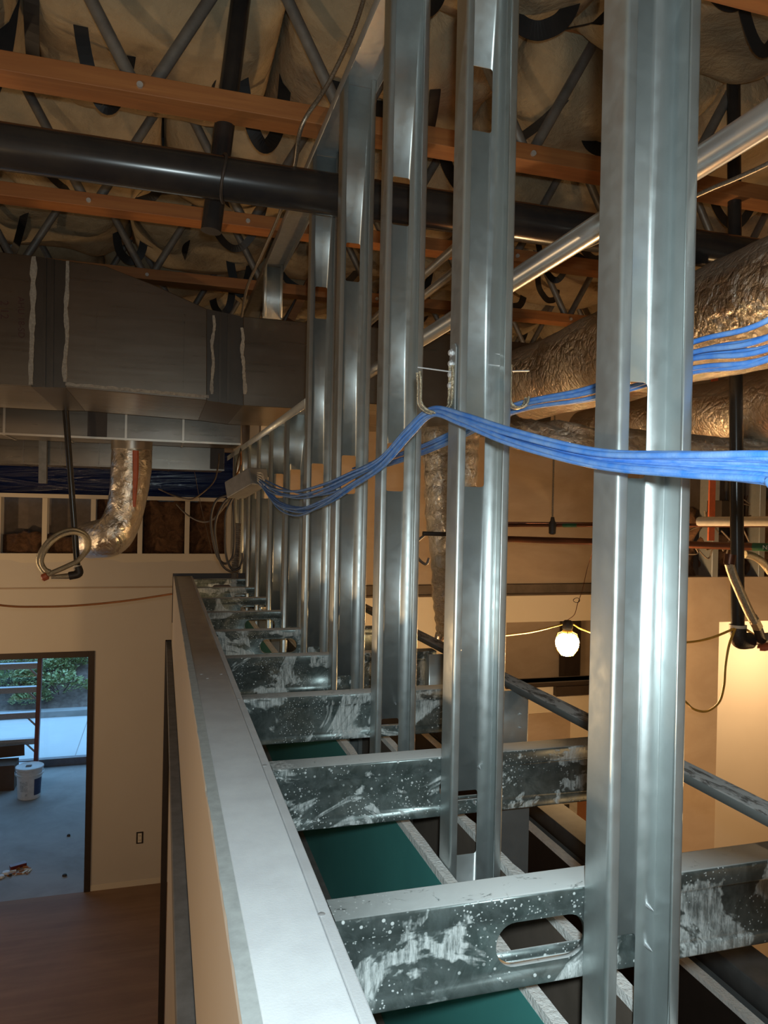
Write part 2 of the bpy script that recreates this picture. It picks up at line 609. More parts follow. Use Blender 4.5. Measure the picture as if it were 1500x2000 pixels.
    bp.inputs['Strength'].default_value = 0.7
    bp.inputs['Distance'].default_value = 0.05
    t.links.new(nz.outputs['Fac'], bp.inputs['Height'])
    t.links.new(bp.outputs[0], p.inputs['Normal'])
    tr = t.nodes.new('ShaderNodeBsdfTranslucent')
    tr.inputs['Color'].default_value = (0.05, 0.075, 0.13, 1)
    mx = t.nodes.new('ShaderNodeMixShader')
    mx.inputs[0].default_value = 0.35
    t.links.new(p.outputs[0], mx.inputs[1])
    t.links.new(tr.outputs[0], mx.inputs[2])
    t.links.new(mx.outputs[0], t.nodes['Material Output'].inputs[0])
    M['film'] = m
    # window glass
    m = bpy.data.materials.new('clear_glass')
    m.use_nodes = True
    t = m.node_tree
    tb = t.nodes.new('ShaderNodeBsdfTransparent')
    tb.inputs[0].default_value = (0.93, 0.97, 1, 1)
    gb = t.nodes.new('ShaderNodeBsdfGlossy')
    gb.inputs['Roughness'].default_value = 0.02
    mx = t.nodes.new('ShaderNodeMixShader')
    mx.inputs[0].default_value = 0.05
    t.links.new(tb.outputs[0], mx.inputs[1])
    t.links.new(gb.outputs[0], mx.inputs[2])
    t.links.new(mx.outputs[0], t.nodes['Material Output'].inputs[0])
    M['glass'] = m
    # lit bulb
    m = bpy.data.materials.new('glowing_bulb')
    m.use_nodes = True
    p = m.node_tree.nodes['Principled BSDF']
    p.inputs['Emission Color'].default_value = (1.0, 0.80, 0.45, 1)
    p.inputs['Emission Strength'].default_value = 26
    M['bulb'] = m


mk_special()


def text_mesh(name, body, mat, loc, right, up, height, parent, ext=0.0004):
    c = bpy.data.curves.new(name, 'FONT')
    c.body = body
    c.size = height
    c.extrude = ext
    c.align_x = 'CENTER'
    c.align_y = 'CENTER'
    tmp = bpy.data.objects.new(name + '_tmp', c)
    COL.objects.link(tmp)
    dg = bpy.context.evaluated_depsgraph_get()
    me = bpy.data.meshes.new_from_object(tmp.evaluated_get(dg))
    bpy.data.objects.remove(tmp)
    right, up = Vector(right).normalized(), Vector(up).normalized()
    nrm = right.cross(up)
    loc = Vector(loc)
    org = ORG[parent.name]
    for v in me.vertices:
        v.co = loc + right * v.co.x + up * v.co.y + nrm * v.co.z - org
    me.name = name
    me.materials.clear()
    me.materials.append(mat)
    o = bpy.data.objects.new(name, me)
    COL.objects.link(o)
    o.parent = parent
    ORG[o.name] = org.copy()
    return o


def struct(mb, name, mat, **kw):
    return tag(mb.build(name, mat, **kw), kind='structure')


# =================================================================== THE SETTING
LX0, LX1 = 0.062, 0.159          # partition wall (left face, right face)
LZ = e(-0.381)                   # its top
LYE = 4.11                       # its far end
WY = 7.05                        # far wall of the left room

struct(MB().box(-5, 7, -3, WY, -0.1, 0), 'floor', M['floor'])
struct(MB().box(-5, 7, -3, WY + 0.4, e(1.95), e(2.05)), 'ceiling', M['roof'])
struct(MB().box(-5.1, -5, -3, WY + 0.14, 0, e(1.95)), 'wall_left', M['wall'])
struct(MB().box(-5.1, 7.1, -3.1, -3, 0, e(1.95)), 'wall_back', M['wall'])
struct(MB().box(7, 7.1, -3, WY + 0.14, 0, e(1.95)), 'wall_right', M['wall'])

# far wall with the doorway (door opening runs out of the frame on the left)
dr = at(185, 1271, Y=WY)
DX1, DZ1 = dr.x, dr.z            # outer corner of the bronze door frame
DX0 = DX1 - 1.95
zb = at(150, 1081, Y=WY).z       # top of the painted board
zt = at(150, 966, Y=WY).z        # top of the framing
zw = at(150, 893, Y=WY).z + 0.1  # top of the high window
w = MB().box(-5, DX0, WY, WY + 0.12, 0, zb).box(DX0, DX1, WY, WY + 0.12, DZ1, zb).box(DX1, 0.95, WY, WY + 0.12, 0, zb)
struct(w, 'wall_far', M['wall'])
struct(MB().box(-5, 2.0, WY + 0.2, WY + 0.24, zb - 0.3, zt + 0.02), 'wall_far_sheathing', M['brown_paper'])
struct(MB().box(-5, 7, WY + 0.02, WY + 0.24, zw, e(1.95)), 'wall_far_upper', M['wall_bare_dim'])
struct(MB().box(0.85, 7, WY, WY + 0.12, 0, zw), 'wall_far_end', M['wall'])
# unpainted strip at the top edge of the board
mb = MB()
pts = []
n = 40
for i in range(n + 1):
    x = -2.4 + 3.3 * i / n
    pts.append((x, zb - 0.055 - 0.03 * noise.noise(Vector((x * 2.3, 1, 0))) - (0.02 if (i // 5) % 2 else 0)))
mb.prism([(0.9, zb), (-2.4, zb)] + pts, 'y', WY - 0.003, WY)
struct(mb, 'trim_1', M['wall_cream'])
z1 = at(150, 1148, Y=WY).z
struct(MB().box(-2.6, 0.6, WY - 0.006, WY, z1 - 0.007, z1 + 0.007), 'trim_2', M['wall_bare_dim'])
# unfinished bottom edge
struct(MB().box(DX1 + 0.0, 0.06, WY - 0.004, WY, 0.0, 0.05), 'baseboard_far', M['wall_cream'])

# bronze door frame
fw = 0.052
mb = MB().box(DX1 - fw, DX1, WY - 0.012, WY + 0.132, 0, DZ1).box(DX0, DX0 + fw, WY - 0.012, WY + 0.132, 0, DZ1).box(DX0 + fw, DX1 - fw, WY - 0.012, WY + 0.132, DZ1 - fw, DZ1)
struct(mb, 'door_1', M['frame_brown'], bevel=0.002)

# entry room behind the doorway
GY = 10.5
HB = 13.25
struct(MB().box(-5, 1, WY, GY + 0.06, -0.1, 0.0005), 'floor_entry', M['slab'])
struct(MB().box(-5, 1, WY + 0.12, GY, 2.7, 2.8), 'ceiling_entry', M['wall'])
struct(MB().box(0.0, 0.1, WY + 0.12, GY + 0.1, 0, 2.7), 'wall_entry_right', M['wall'])
struct(MB().box(-5.1, -5, WY + 0.12, GY + 0.1, 0, 2.7), 'wall_entry_left', M['wall'])
struct(MB().box(-5.1, 0.1, GY, GY + 0.1, 2.5, 2.8), 'wall_entry_front', M['wall'])
mb = MB().box(-5, 0.0, GY, GY + 0.09, 0, 0.10).box(-5, 0.0, GY, GY + 0.09, 2.42, 2.5)
for x in (-4.95, -3.0, 0.0 - 0.05):
    mb.box(x, x + 0.05, GY, GY + 0.09, 0.10, 2.42)
wn = struct(mb, 'window_1', M['bronze'], bevel=0.003)
MB().box(-4.9, -0.05, GY + 0.04, GY + 0.046, 0.10, 2.42).build('pane', M['glass'], wn)

# outside: patio, kerb, planted bank
struct(MB().box(-9, 4, GY + 0.1, HB - 0.2, -0.14, -0.04), 'floor_patio', M['concrete'])
mb = MB()
for x in (-7.3, -5.75, -4.2, -2.75, -1.1):
    mb.box(x, x + 0.012, GY + 0.1, HB - 0.2, -0.0415, -0.0385)
struct(mb, 'trim_3', M['kerb'])
struct(MB().box(-9, 4, HB - 0.2, HB, -0.14, 0.06), 'trim_4', M['kerb'], bevel=0.01)
mb = MB()
N1, N2 = 40, 24
gv = []
for j in range(N2 + 1):
    row = []
    for i in range(N1 + 1):
        x = -10 + 15 * i / N1
        y = HB + 7.0 * j / N2
        z = -0.05 + (y - HB) * 0.50 + 0.10 * noise.noise(Vector((x * 1.1, y * 1.1, 3))) * min(1, j / 3)
        row.append(mb.bm.verts.new((x, y, z)))
    gv.append(row)
for j in range(N2):
    for i in range(N1):
        mb.bm.faces.new((gv[j][i], gv[j][i + 1], gv[j + 1][i + 1], gv[j + 1][i]))
struct(mb, 'floor_bank', M['bark'], solid=0.1, offset=-1.0)


def bush(x, y, r, h, label):
    z0 = -0.05 + (y - HB) * 0.5
    t = thing('shrub', (x, y, z0), label, 'shrub', 'shrubs on the bank outside')
    mb = MB()
    for k in range(int(520 * r / 0.45)):
        a = random.uniform(0, 2 * pi)
        u = random.random() ** 0.5
        p = Vector((x + r * u * cos(a), y + r * u * sin(a) * 0.8, z0 + 0.06 + h * (1 - 0.6 * u * u) * random.uniform(0.45, 1.0)))
        d = Vector((cos(a) + random.uniform(-.7, .7), sin(a) - 0.5 + random.uniform(-.7, .7), random.uniform(0.1, 1.0))).normalized()
        s = d.cross(Vector((random.uniform(-1, 1), random.uniform(-1, 1), 1))).normalized()
        l, q = random.uniform(0.05, 0.085), random.uniform(0.02, 0.034)
        nn = d.cross(s) * 0.012
        v = [mb.bm.verts.new(c) for c in (p, p + d * l * .5 + s * q + nn, p + d * l, p + d * l * .5 - s * q + nn)]
        mb.bm.faces.new((v[0], v[1], v[2]))
        mb.bm.faces.new((v[0], v[2], v[3]))
    mb.build('foliage', M['leaf'], t)
    mb = MB()
    for k in range(7):
        a = 2 * pi * k / 7
        mb.tube([(x, y, z0 - 0.03), (x + r * .3 * cos(a), y + r * .3 * sin(a), z0 + h * .4), (x + r * .6 * cos(a), y + r * .6 * sin(a), z0 + h * .7)], 0.008, 5)
    mb.build('stem', M['twig'], t)


for i, (px, py, r, h) in enumerate(((118, 1350, .42, .42), (100, 1318, .36, .36), (150, 1296, .40, .36), (20, 1345, .50, .42), (20, 1308, .48, .4), (62, 1330, .30, .3), (128, 1300, .34, .34), (60, 1368, .3, .25))):
    # where the sight line meets the bank
    d = ray(px, py + 14)
    t = (-0.05 - HB * 0.5 - EZ) / (d.z - 0.5 * d.y)
    p = EYE + d * t
    bush(p.x, p.y, r, h, ('rounded yellow-green shrub above the kerb, right of the ladder rail', 'leafy shrub beside the red ladder rail, just above the lowest one', 'shrub at the top right corner of the door glass', 'wide shrub behind the middle ladder steps', 'shrub behind the upper ladder steps at left', 'small shrub just left of the red ladder rail', 'pale shrub near the top of the view, right of the red rail', 'low shrub by the kerb behind the ladder')[i])

# framing above the far board: plates, studs, brown insulation, dark film
zmid = (zb + zt) / 2
t = thing('wall_plate', (-1, WY + 0.06, zt - 0.03), 'pale painted top plate running under the dark blue window strip', 'plate')
MB().box(-3.0, 0.9, WY, WY + 0.14, zt - 0.035, zt).build('plate', M['wall_cream'], t)
stx = [at(px, 1020, Y=WY).x for px in (-4, 87, 182, 274, 366, 448)]
lab = ['cut off by the left picture edge', 'left of the black drop pipe', 'just left of the silver flex duct', 'just right of the silver flex duct', 'second to the right of the silver flex duct', 'behind the hanging cable loops']
for x, l in zip(stx, lab):
    o = MB().strip(fillet([(x + 0.02, WY + 0.012), (x + 0.02, WY + 0.001), (x - 0.02, WY + 0.001), (x - 0.02, WY + 0.13), (x + 0.02, WY + 0.13)], 0.003), 'z', zb - 0.001, zt - 0.036).build('framing_stud', M['wall_cream'], solid=0.002)
    tag(o, 'pale short stud framing the far wall, ' + l, 'stud', 'short studs above the far wall board')
for i in range(5):
    x0, x1 = stx[i] + 0.024, stx[i + 1] - 0.024
    full = i >= 2
    top = zt - 0.045 if full else zb + (0.17 if i == 0 else 0.13)
    mb = MB()
    nx, nz = 14, 16
    V = []
    for j in range(nz + 1):
        row = []
        for k in range(nx + 1):
            x = x0 + (x1 - x0) * k / nx
            z = zb - 0.05 + (top - zb + 0.05) * j / nz
            d = 0.07 * noise.noise(Vector((x * 9, z * 9, i))) + 0.03 * noise.noise(Vector((x * 25, z * 25, i)))
            edge = min(k, nx - k) / 2.5
            y = WY + 0.06 - d * min(1, edge) + 0.03 * (1 - min(1, edge))
            zz = z + (0.04 * noise.noise(Vector((x * 8, 0, i))) if j == nz and not full else 0)
            row.append(mb.bm.verts.new((x, y, zz)))
        V.append(row)
    for j in range(nz):
        for k in range(nx):
            mb.bm.faces.new((V[j][k], V[j][k + 1], V[j + 1][k + 1], V[j + 1][k]))
    o = mb.build('fiberglass_batt', M['fiberglass'], solid=0.05, smooth=60, offset=1.0)
    tag(o, ('low slumped brown fiberglass batt at the left picture edge', 'slumped brown fiberglass batt behind the braided hose loop', 'brown fiberglass batt behind the silver flex duct', 'brown fiberglass batt just right of the silver flex duct', 'brown fiberglass batt behind the hanging cables')[i], 'insulation', 'fiberglass batts in the far wall')
o = MB().box(-4, 0.9, WY + 0.10, WY + 0.103, zt + 0.001, zw).build('plastic_sheet', M['film'])
tag(o, 'dark blue wrinkled plastic sheet closing the high window strip', 'plastic sheet')

# =================================================================== PARTITION WALL WITH THE DUSTY CAP
mb = MB().box(LX0 + 0.016, LX1 - 0.012, -1.5, LYE - 0.004, 0, LZ - 0.012)
struct(mb, 'wall_partition', M['wall'])
# drywall on its left side with a ragged top edge
mb = MB()
n = 220
v = []
for i in range(n + 1):
    y = -1.5 + (LYE + 1.5) * i / n
    q = 0.0016 * noise.noise(Vector((y * 24, 0, 0)))
    h = 0.0012 * noise.noise(Vector((y * 40, 5, 0)))
    if 1.00 < y < 1.045:
        h -= 0.004
        q += 0.004
    v.append([mb.bm.verts.new(c) for c in ((LX0, y, 0), (LX0, y, LZ - 0.005), (LX0 + 0.002 + q, y, LZ + h), (LX0 + 0.0155, y, LZ + 0.0002), (LX0 + 0.0155, y, 0))])
for i in range(n):
    for k in range(4):
        mb.bm.faces.new((v[i][k], v[i][k + 1], v[i + 1][k + 1], v[i + 1][k]))
mb.bm.faces.new(v[0])
mb.bm.faces.new(v[-1][::-1])
struct(mb, 'wall_partition_board', M['wall'])
mb = MB()
for i in range(n):
    pa = []
    for jj in (i, i + 1):
        y = -1.5 + (LYE + 1.5) * jj / n
        q = 0.0016 * noise.noise(Vector((y * 24, 0, 0)))
        h = 0.0012 * noise.noise(Vector((y * 40, 5, 0)))
        pa.append(((LX0 + 0.0012 + max(q, -.001), y, LZ + h * .5 + 0.0004), (LX0 + 0.0157, y, LZ + 0.0006)))
    mb.bm.faces.new([mb.bm.verts.new(c) for c in (pa[0][0], pa[1][0], pa[1][1], pa[0][1])])
struct(mb, 'trim_7', M['edge_dust'], merge=True, solid=0.0004)
t = thing('wall_cap_track', (0.11, 1.5, LZ - 0.012), 'long dusty grey steel track capping the low partition wall', 'track')
MB().strip(fillet([(LX0 + 0.0165, LZ - 0.03), (LX0 + 0.0165, LZ - 0.0008), (LX1 - 0.0125, LZ - 0.0008), (LX1 - 0.0125, LZ - 0.03)], 0.0015), 'y', -1.5, LYE).build('track', M['dust_cap'], t, solid=0.0014, smooth=40)
for px, py in ((393, 1317), (405, 1325), (432, 1317), (466, 1366), (517, 1496), (628, 1787), (511, 1300)):
    p = at(px, py, Z=LZ)
    if LX0 + 0.02 < p.x < LX1 - 0.008:
        MB().lathe([(0.0001, 0), (0.0036, 0.0002), (0.0036, 0.0009), (0.0025, 0.0016), (0.0001, 0.0018)], (p.x, p.y, LZ), 14).build('screw', M['zinc'], t, smooth=50)
o = MB().box(LX1 - 0.0115, LX1, -1.5, LYE - 0.01, LZ - 0.30, LZ + 0.0006).build('board_strip', M['dust_cap'], bevel=0.0015)
tag(o, 'narrow dusty board edge along the right side of the partition cap', 'board')
o = MB().box(LX0 - 0.004, LX1 + 0.30, LYE + 0.0005, LYE + 0.012, LZ - 0.25, LZ + 0.012).build('end_trim', M['frame_brown'])
tag(o, 'dark brown strip closing the far end of the partition top', 'trim')
# head of the bronze frame set in the partition, seen from above
t = MB().box(0.034, LX0 - 0.0005, -1.5, 4.32, e(-0.82), e(-0.77)).build('frame_head', M['frame_dusty'], bevel=0.002)
tag(t, 'dusty bronze frame head projecting from the left face of the partition', 'frame')
o = MB().box(0.028, LX0 - 0.0005, 4.325, 4.36, 0, e(-0.765)).build('frame_jamb', M['frame_brown'], bevel=0.002)
tag(o, 'dark bronze upright at the far end of the partition frame', 'frame')

# =================================================================== STUD ROW
SX0, SX1 = 0.42, 0.505
SP = 0.4064
SY = [0.664 + SP * k for k in range(11)]
ZTOP = e(1.10)
HD = e(0.339)
ordinal = ['nearest', 'second', 'third', 'fourth', 'fifth', 'sixth', 'seventh', 'eighth', 'ninth', 'tenth', 'eleventh']


def stud(y, z0, z1, holes, label, mat, x0=SX0, x1=SX1, group='steel studs of the tall wall', name='steel_stud', dips=()):
    t = thing(name, ((x0 + x1) / 2, y, z0), label, 'stud', group)
    fl, lip = 0.041, 0.0115
    mb = MB()
    hs = [rrect((x0 + x1) / 2, z, 0.038, 0.10, 0.005) for z in holes if z0 + 0.06 < z < z1 - 0.06]
    ci = 0.004
    mb.plate([(x0 + ci, z0), (x1 - ci, z0), (x1 - ci, z1), (x0 + ci, z1)], hs, lambda p: (p[0], y, p[1]))
    for s, xa in ((1, x0), (-1, x1)):
        pr = [(xa + s * ci, y)] + fillet([(xa + s * ci, y), (xa, y), (xa, y - fl), (xa + s * lip, y - fl), (xa + s * lip, y - fl + 0.002)], 0.004, 4)[1:]
        # shallow stiffening groove in the middle of the flange
        mb.strip(pr, 'z', z0, z1)
    mb.build('channel', mat, t, solid=0.0012, smooth=35, merge=True)
    return t


HZ = (e(-1.06), e(-0.487), e(0.087), e(0.64))
for k in range(5):
    t = stud(SY[k], e(-1.6), ZTOP - 0.002, HZ, ('%s full-height galvanized stud from the camera' % ordinal[k]) + (', broad and bright with the blue cables crossing it' if k == 0 else ', carrying the screwed hook bracket' if k == 1 else ', just left of the cable hook' if k == 2 else ', reaching the overhead track' if k == 3 else ', last before the short studs'), M['galv'])
    # joist screws poking through the web and clips on the flange
    y = SY[k]
    pts = {0: ((1265, 1768), (1262, 1845), (1291, 1910), (1303, 1468)), 1: ((935, 1498), (926, 1567)), 2: ((772, 1374), (774, 1420))}.get(k, ())
    for px, py in pts:
        p = at(px, py, Y=y - 0.001)
        if SX0 + 0.01 < p.x < SX1 - 0.004:
            MB().tube([p, p + Vector((-0.002, -0.008, 0.001)), p + Vector((-0.0035, -0.0145, 0.002))], lambda s: 0.0023 * (1 - s) + 0.0004, 8).build('screw_tip', M['zinc'], t, smooth=50)
for k in range(5, 11):
    stud(SY[k], e(-1.6) if k < 9 else 0.001, HD - 0.002, HZ[:3], '%s stud from the camera, short one under the sloping-looking header track' % ordinal[k], M['galv'])

o = MB().strip(fillet([(SX0 - 0.0016, ZTOP - 0.032), (SX0 - 0.0016, ZTOP), (SX1 + 0.0016, ZTOP), (SX1 + 0.0016, ZTOP - 0.032)], 0.002), 'y', -1.0, 6.2).build('top_track', M['galv_dull'], solid=0.0012, smooth=40)
tag(o, 'overhead galvanized top track running above the tall studs under the trusses', 'track')
o = MB().strip(fillet([(SX0 - 0.0016, HD - 0.032), (SX0 - 0.0016, HD), (SX1 + 0.0016, HD), (SX1 + 0.0016, HD - 0.032)], 0.002), 'y', SY[4] + 0.003, 5.2).build('header_track', M['galv'], solid=0.0012, smooth=40)
tag(o, 'lower galvanized header track over the short studs below the big duct', 'track')

# =================================================================== JOISTS
JH = 0.092
JX = {0: [(0.375, 0.102)], 1: [(0.462, 0.086)], 2: [(0.467, 0.086)], 4: [(0.352, 0.115)], 5: [(0.345, 0.110)], 6: [(0.372, 0.115)], 7: [(0.38, 0.115)], 8: [(0.3, 0.1)]}
jl = ['nearest splashed steel joist, with the oblong hole beside the nearest stud', 'second joist from the camera, heavily streaked with white splashes', 'third joist from the camera, plain grey between cap and third stud', 'fourth joist from the camera, with a wide oblong hole', 'fifth joist from the camera, with an oblong hole', 'sixth joist from the camera', 'seventh joist from the camera', 'eighth joist from the camera', 'ninth joist from the camera, far small one']
JXE = 0.7185
for k in range(9):
    y = SY[k] + 0.0016
    zt_, zb_ = LZ - 0.0015, LZ - 0.0015 - JH
    x0, x1 = LX1 + 0.001, JXE
    mb = MB()
    bd = 0.003
    a, b_ = zt_ - 0.019, zb_ + 0.012
    # web panel with oblong holes
    hs = []
    for cx, wd in JX.get(k, []):
        hs.append(rrect(cx, (a + b_) / 2, wd, 0.045, 0.0215, 7))
    p0, p1 = y + bd, y
    mb.plate([(x0, b_ + 0.003), (x1, b_ + 0.003), (x1, a - 0.003), (x0, a - 0.003)], hs, lambda p: (p[0], p0, p[1]))
    pr = [(p0, a - 0.003), (p1, a)] + fillet([(p1, a), (p1, zt_), (p1 + 0.041, zt_), (p1 + 0.041, zt_ - 0.012)], 0.0025, 4)[1:]
    mb.strip(pr, 'x', x0, x1)
    pr = [(p0, b_ + 0.003), (p1, b_)] + fillet([(p1, b_), (p1, zb_), (p1 + 0.041, zb_), (p1 + 0.041, zb_ + 0.012)], 0.0025, 4)[1:]
    mb.strip(pr, 'x', x0, x1)
    # rolled rim of each hole
    for h in hs:
        n = len(h)
        c = (sum(q[0] for q in h) / n, sum(q[1] for q in h) / n)
        r0 = [mb.bm.verts.new((q[0], p0, q[1])) for q in h]
        r1 = [mb.bm.verts.new((q[0] * .985 + c[0] * .015, p0 + 0.005, q[1] * .97 + c[1] * .03)) for q in h]
        for i in range(n):
            mb.bm.faces.new((r0[i], r0[(i + 1) % n], r1[(i + 1) % n], r1[i]))
    o = mb.build('steel_joist', M['joist'], solid=0.0012, smooth=35, merge=True)
    tag(o, jl[k], 'joist', 'steel joists between partition and stud wall')

# rail laid over the joists on the right, posts under it
o = MB().strip(fillet([(0.722, LZ - 0.001), (0.722, LZ + 0.0115), (0.760, LZ + 0.0115), (0.760, LZ - 0.001)], 0.002), 'y', -0.6, 4.3).build('bridging_channel', M['mottled'], solid=0.0014, smooth=40)
tag(o, 'thin dusty steel channel lying across the joists right of the studs', 'channel')
for k in (2, 3):
    z1 = LZ - 0.003
    t = thing('hanger_stud', (0.74, SY[k] - 0.03, e(-0.58)), ('short steel post under the dusty rail behind the second joist', 'short steel post under the dusty rail behind the third joist')[k - 2], 'stud', 'posts under the rail')
    y = SY[k] - 0.003
    MB().strip(fillet([(0.685, y - 0.002), (0.685, y - 0.030), (0.765, y - 0.030), (0.765, y - 0.002), (0.753, y - 0.002)][::-1], 0.003), 'z', e(-0.58), z1).build('channel', M['galv'], t, solid=0.0014, smooth=40)
    for dz in (-0.05, -0.08):
        p = Vector((0.745, y - 0.031, z1 + dz))
        MB().tube([p, p + Vector((0, -0.008, 0.001))], lambda s: 0.002 * (1 - s) + .0004, 8).build('screw_tip', M['zinc'], t)

# =================================================================== BOARDS UNDER THE JOISTS
BZ = e(-0.537)


def board(name, xa, xb, z0, z1, face_mat, label, jag=0.004, ya=-1.0, yb=4.6, jl=True):
    t = thing(name, ((xa + xb) / 2, 1.8, z0), label, 'drywall board')
    MB().box(xa, xb, ya, yb, z0, z1 - 0.012).build('board', face_mat, t)
    mb = MB()
    n = 260
    v = []
    for i in range(n + 1):
        y = ya + (yb - ya) * i / n
        j1 = jag * noise.noise(Vector((y * 31, 1, xa * 9)))
        j2 = jag * max(0, noise.noise(Vector((y * 17, 7, xa * 9)))) * 2
        v.append([mb.bm.verts.new(c) for c in ((xa + 0.0003, y, z1 - 0.0119), (xa + 0.0003, y, z1), (xb - 0.0003 + j2, y, z1 + j1 * .5), (xb - 0.0003, y, z1 - 0.0119))])
    for i in range(n):
        for k in range(4):
            mb.bm.faces.new((v[i][k], v[i][(k + 1) % 4], v[i + 1][(k + 1) % 4], v[i + 1][k]))
    mb.bm.faces.new(v[0])
    mb.bm.faces.new(v[-1][::-1])
    mb.build('cut_edge', M['gypsum'], t)
    return t


board('green_drywall_board', SX0 - 0.0175, SX0 - 0.0015, e(-1.6), BZ, M['teal'], 'teal moisture board below the joists, with a white cut top edge', 0.0015)
board('drywall_board', SX1 + 0.0015, SX1 + 0.0175, e(-1.6), BZ, M['brown_paper'], 'brown-backed drywall board with a ragged white edge behind the stud row', 0.005)
struct(MB().box(LX1 + 0.001, SX0 - 0.018, -1.5, 4.6, e(-0.945), e(-0.93)), 'ceiling_niche', M['frame_dusty'])
struct(MB().box(0.54, 1.10, -1.0, 4.6, e(-1.62), e(-1.6)), 'ceiling_lower', M['brown_paper'])
# opposite low wall: track and board edge
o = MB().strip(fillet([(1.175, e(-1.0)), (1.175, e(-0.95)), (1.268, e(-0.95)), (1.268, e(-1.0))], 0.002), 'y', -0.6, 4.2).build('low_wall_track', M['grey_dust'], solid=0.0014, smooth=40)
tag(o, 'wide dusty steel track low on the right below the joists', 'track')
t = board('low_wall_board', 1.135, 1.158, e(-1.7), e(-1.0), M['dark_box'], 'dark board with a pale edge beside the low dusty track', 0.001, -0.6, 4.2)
struct(MB().box(1.177, 1.266, -0.6, 4.2, 0, e(-0.96)), 'wall_low', M['galv_dull'])
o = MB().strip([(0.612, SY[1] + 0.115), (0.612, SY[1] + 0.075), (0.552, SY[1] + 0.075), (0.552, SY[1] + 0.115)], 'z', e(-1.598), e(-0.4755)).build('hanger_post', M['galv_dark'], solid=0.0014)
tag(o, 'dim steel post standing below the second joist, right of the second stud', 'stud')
# tall carton
cp = at(1180, 1560, Y=2.72)
t = thing('carton', (cp.x + 0.1, 3.0, 0), 'tall orange-brown cardboard carton with a white label, seen through the joists', 'box')
MB().box(cp.x - 0.30, cp.x + 0.30, 2.74, 3.2, 0, cp.z + 0.10).build('carton_body', M['card'], t, bevel=0.004)
lb = at(1106, 1580, Y=2.74)
MB().box(lb.x - 0.07, lb.x + 0.05, 2.738, 2.7398, lb.z - 0.06, lb.z + 0.045).build('label_paper', M['paper'], t)
MB().box(lb.x - 0.02, lb.x + 0.012, 2.7368, 2.7379, lb.z - 0.03, lb.z + 0.02).build('label_print', M['dark_box'], t)

# =================================================================== ROOF TRUSSES, INSULATION, STRAPS
CZ = e(1.10)                      # underside of the wooden bottom chords
TY = [2.107 + 0.86 * k for k in range(-1, 5)]
TXA, TXB = -2.2, 6.4
tl = ['roof truss nearest the camera, its orange chord in the top right corner', 'second roof truss from the camera, with the broad orange chord across the top', 'third roof truss from the camera, its chord just behind the black main pipe', 'fourth roof truss from the camera, its chord above the big duct', 'fifth roof truss from the camera', 'sixth roof truss from the camera']
for k, y in enumerate(TY):
    t = thing('roof_truss', (2.0, y + 0.045, CZ), tl[k], 'truss', 'open-web roof trusses')
    bc = MB().box(TXA, TXB, y, y + 0.089, CZ, CZ + 0.052).build('bottom_chord', M['fir'], t, bevel=0.002)
    MB().box(TXA, TXB, y, y + 0.089, CZ + 0.49, CZ + 0.53).build('top_chord', M['fir'], t)
    step = 0.585
    x = -0.08 - 3 * step + (0.19 * k if k > 1 else 0)
    lo, hi = -0.45 * y - 0.3, 1.05 * y + 0.9
    while x < TXB - 0.3:
        if x > max(TXA + 0.1, lo) and x < hi:
            for s, dy in ((-1, 0.022), (1, 0.066)):
                a = Vector((x + s * 0.014, y + dy, CZ + 0.030))
                b = Vector((x + s * (step / 2 - 0.02), y + dy, CZ + 0.50))
                MB().tube([a, a + (b - a) * .5, b], 0.0175, 12).build('web_tube', M['tube_steel'], t, smooth=50)
            MB().tube([(x, y - 0.008, CZ + 0.021), (x, y + 0.096, CZ + 0.021)], 0.0085, 12).build('chord_pin', M['zinc'], bc, smooth=50)
        x += step


def batt(x0, x1, y0, y1, z, seed, label):
    mb = MB()
    nx, ny = 26, 20
    top = z + 0.22
    V = []
    for j in range(ny + 1):
        row = []
        for i in range(nx + 1):
            u, v = i / nx, j / ny
            x, y = x0 + (x1 - x0) * u, y0 + (y1 - y0) * v
            pil = (max(0.0, 1 - (2 * u - 1) ** 4) * max(0.0, 1 - (2 * v - 1) ** 4)) ** 0.6
            p = Vector((x * 2.4, y * 2.4, seed * 3.1))
            cre = -abs(noise.noise(p)) * 0.10 + 0.03
            q = noise.noise(Vector((x * 6, y * 6, seed))) * 0.02
            zz = z + 0.10 - pil * 0.17 - cre * pil * 1.1 + q
            row.append(mb.bm.verts.new((x, y, min(zz, top - 0.02))))
        V.append(row)
    T = [[mb.bm.verts.new((V[j][i].co.x, V[j][i].co.y, top)) for i in (0, nx)] for j in (0, ny)]
    for j in range(ny):
        for i in range(nx):
            mb.bm.faces.new((V[j][i], V[j][i + 1], V[j + 1][i + 1], V[j + 1][i]))
    a, b, c, d = T[0][0], T[0][1], T[1][1], T[1][0]
    mb.bm.faces.new((a, d, c, b))
    mb.bm.faces.new([a] + [b] + V[0][::-1])
    mb.bm.faces.new([c] + [d] + V[ny])
    mb.bm.faces.new([d] + [a] + [V[j][0] for j in range(ny + 1)])
    mb.bm.faces.new([b] + [c] + [V[j][nx] for j in range(ny, -1, -1)])
    o = mb.build('insulation_batt', M['insul'], smooth=60)
    return tag(o, label, 'insulation', 'cream insulation batts under the roof')


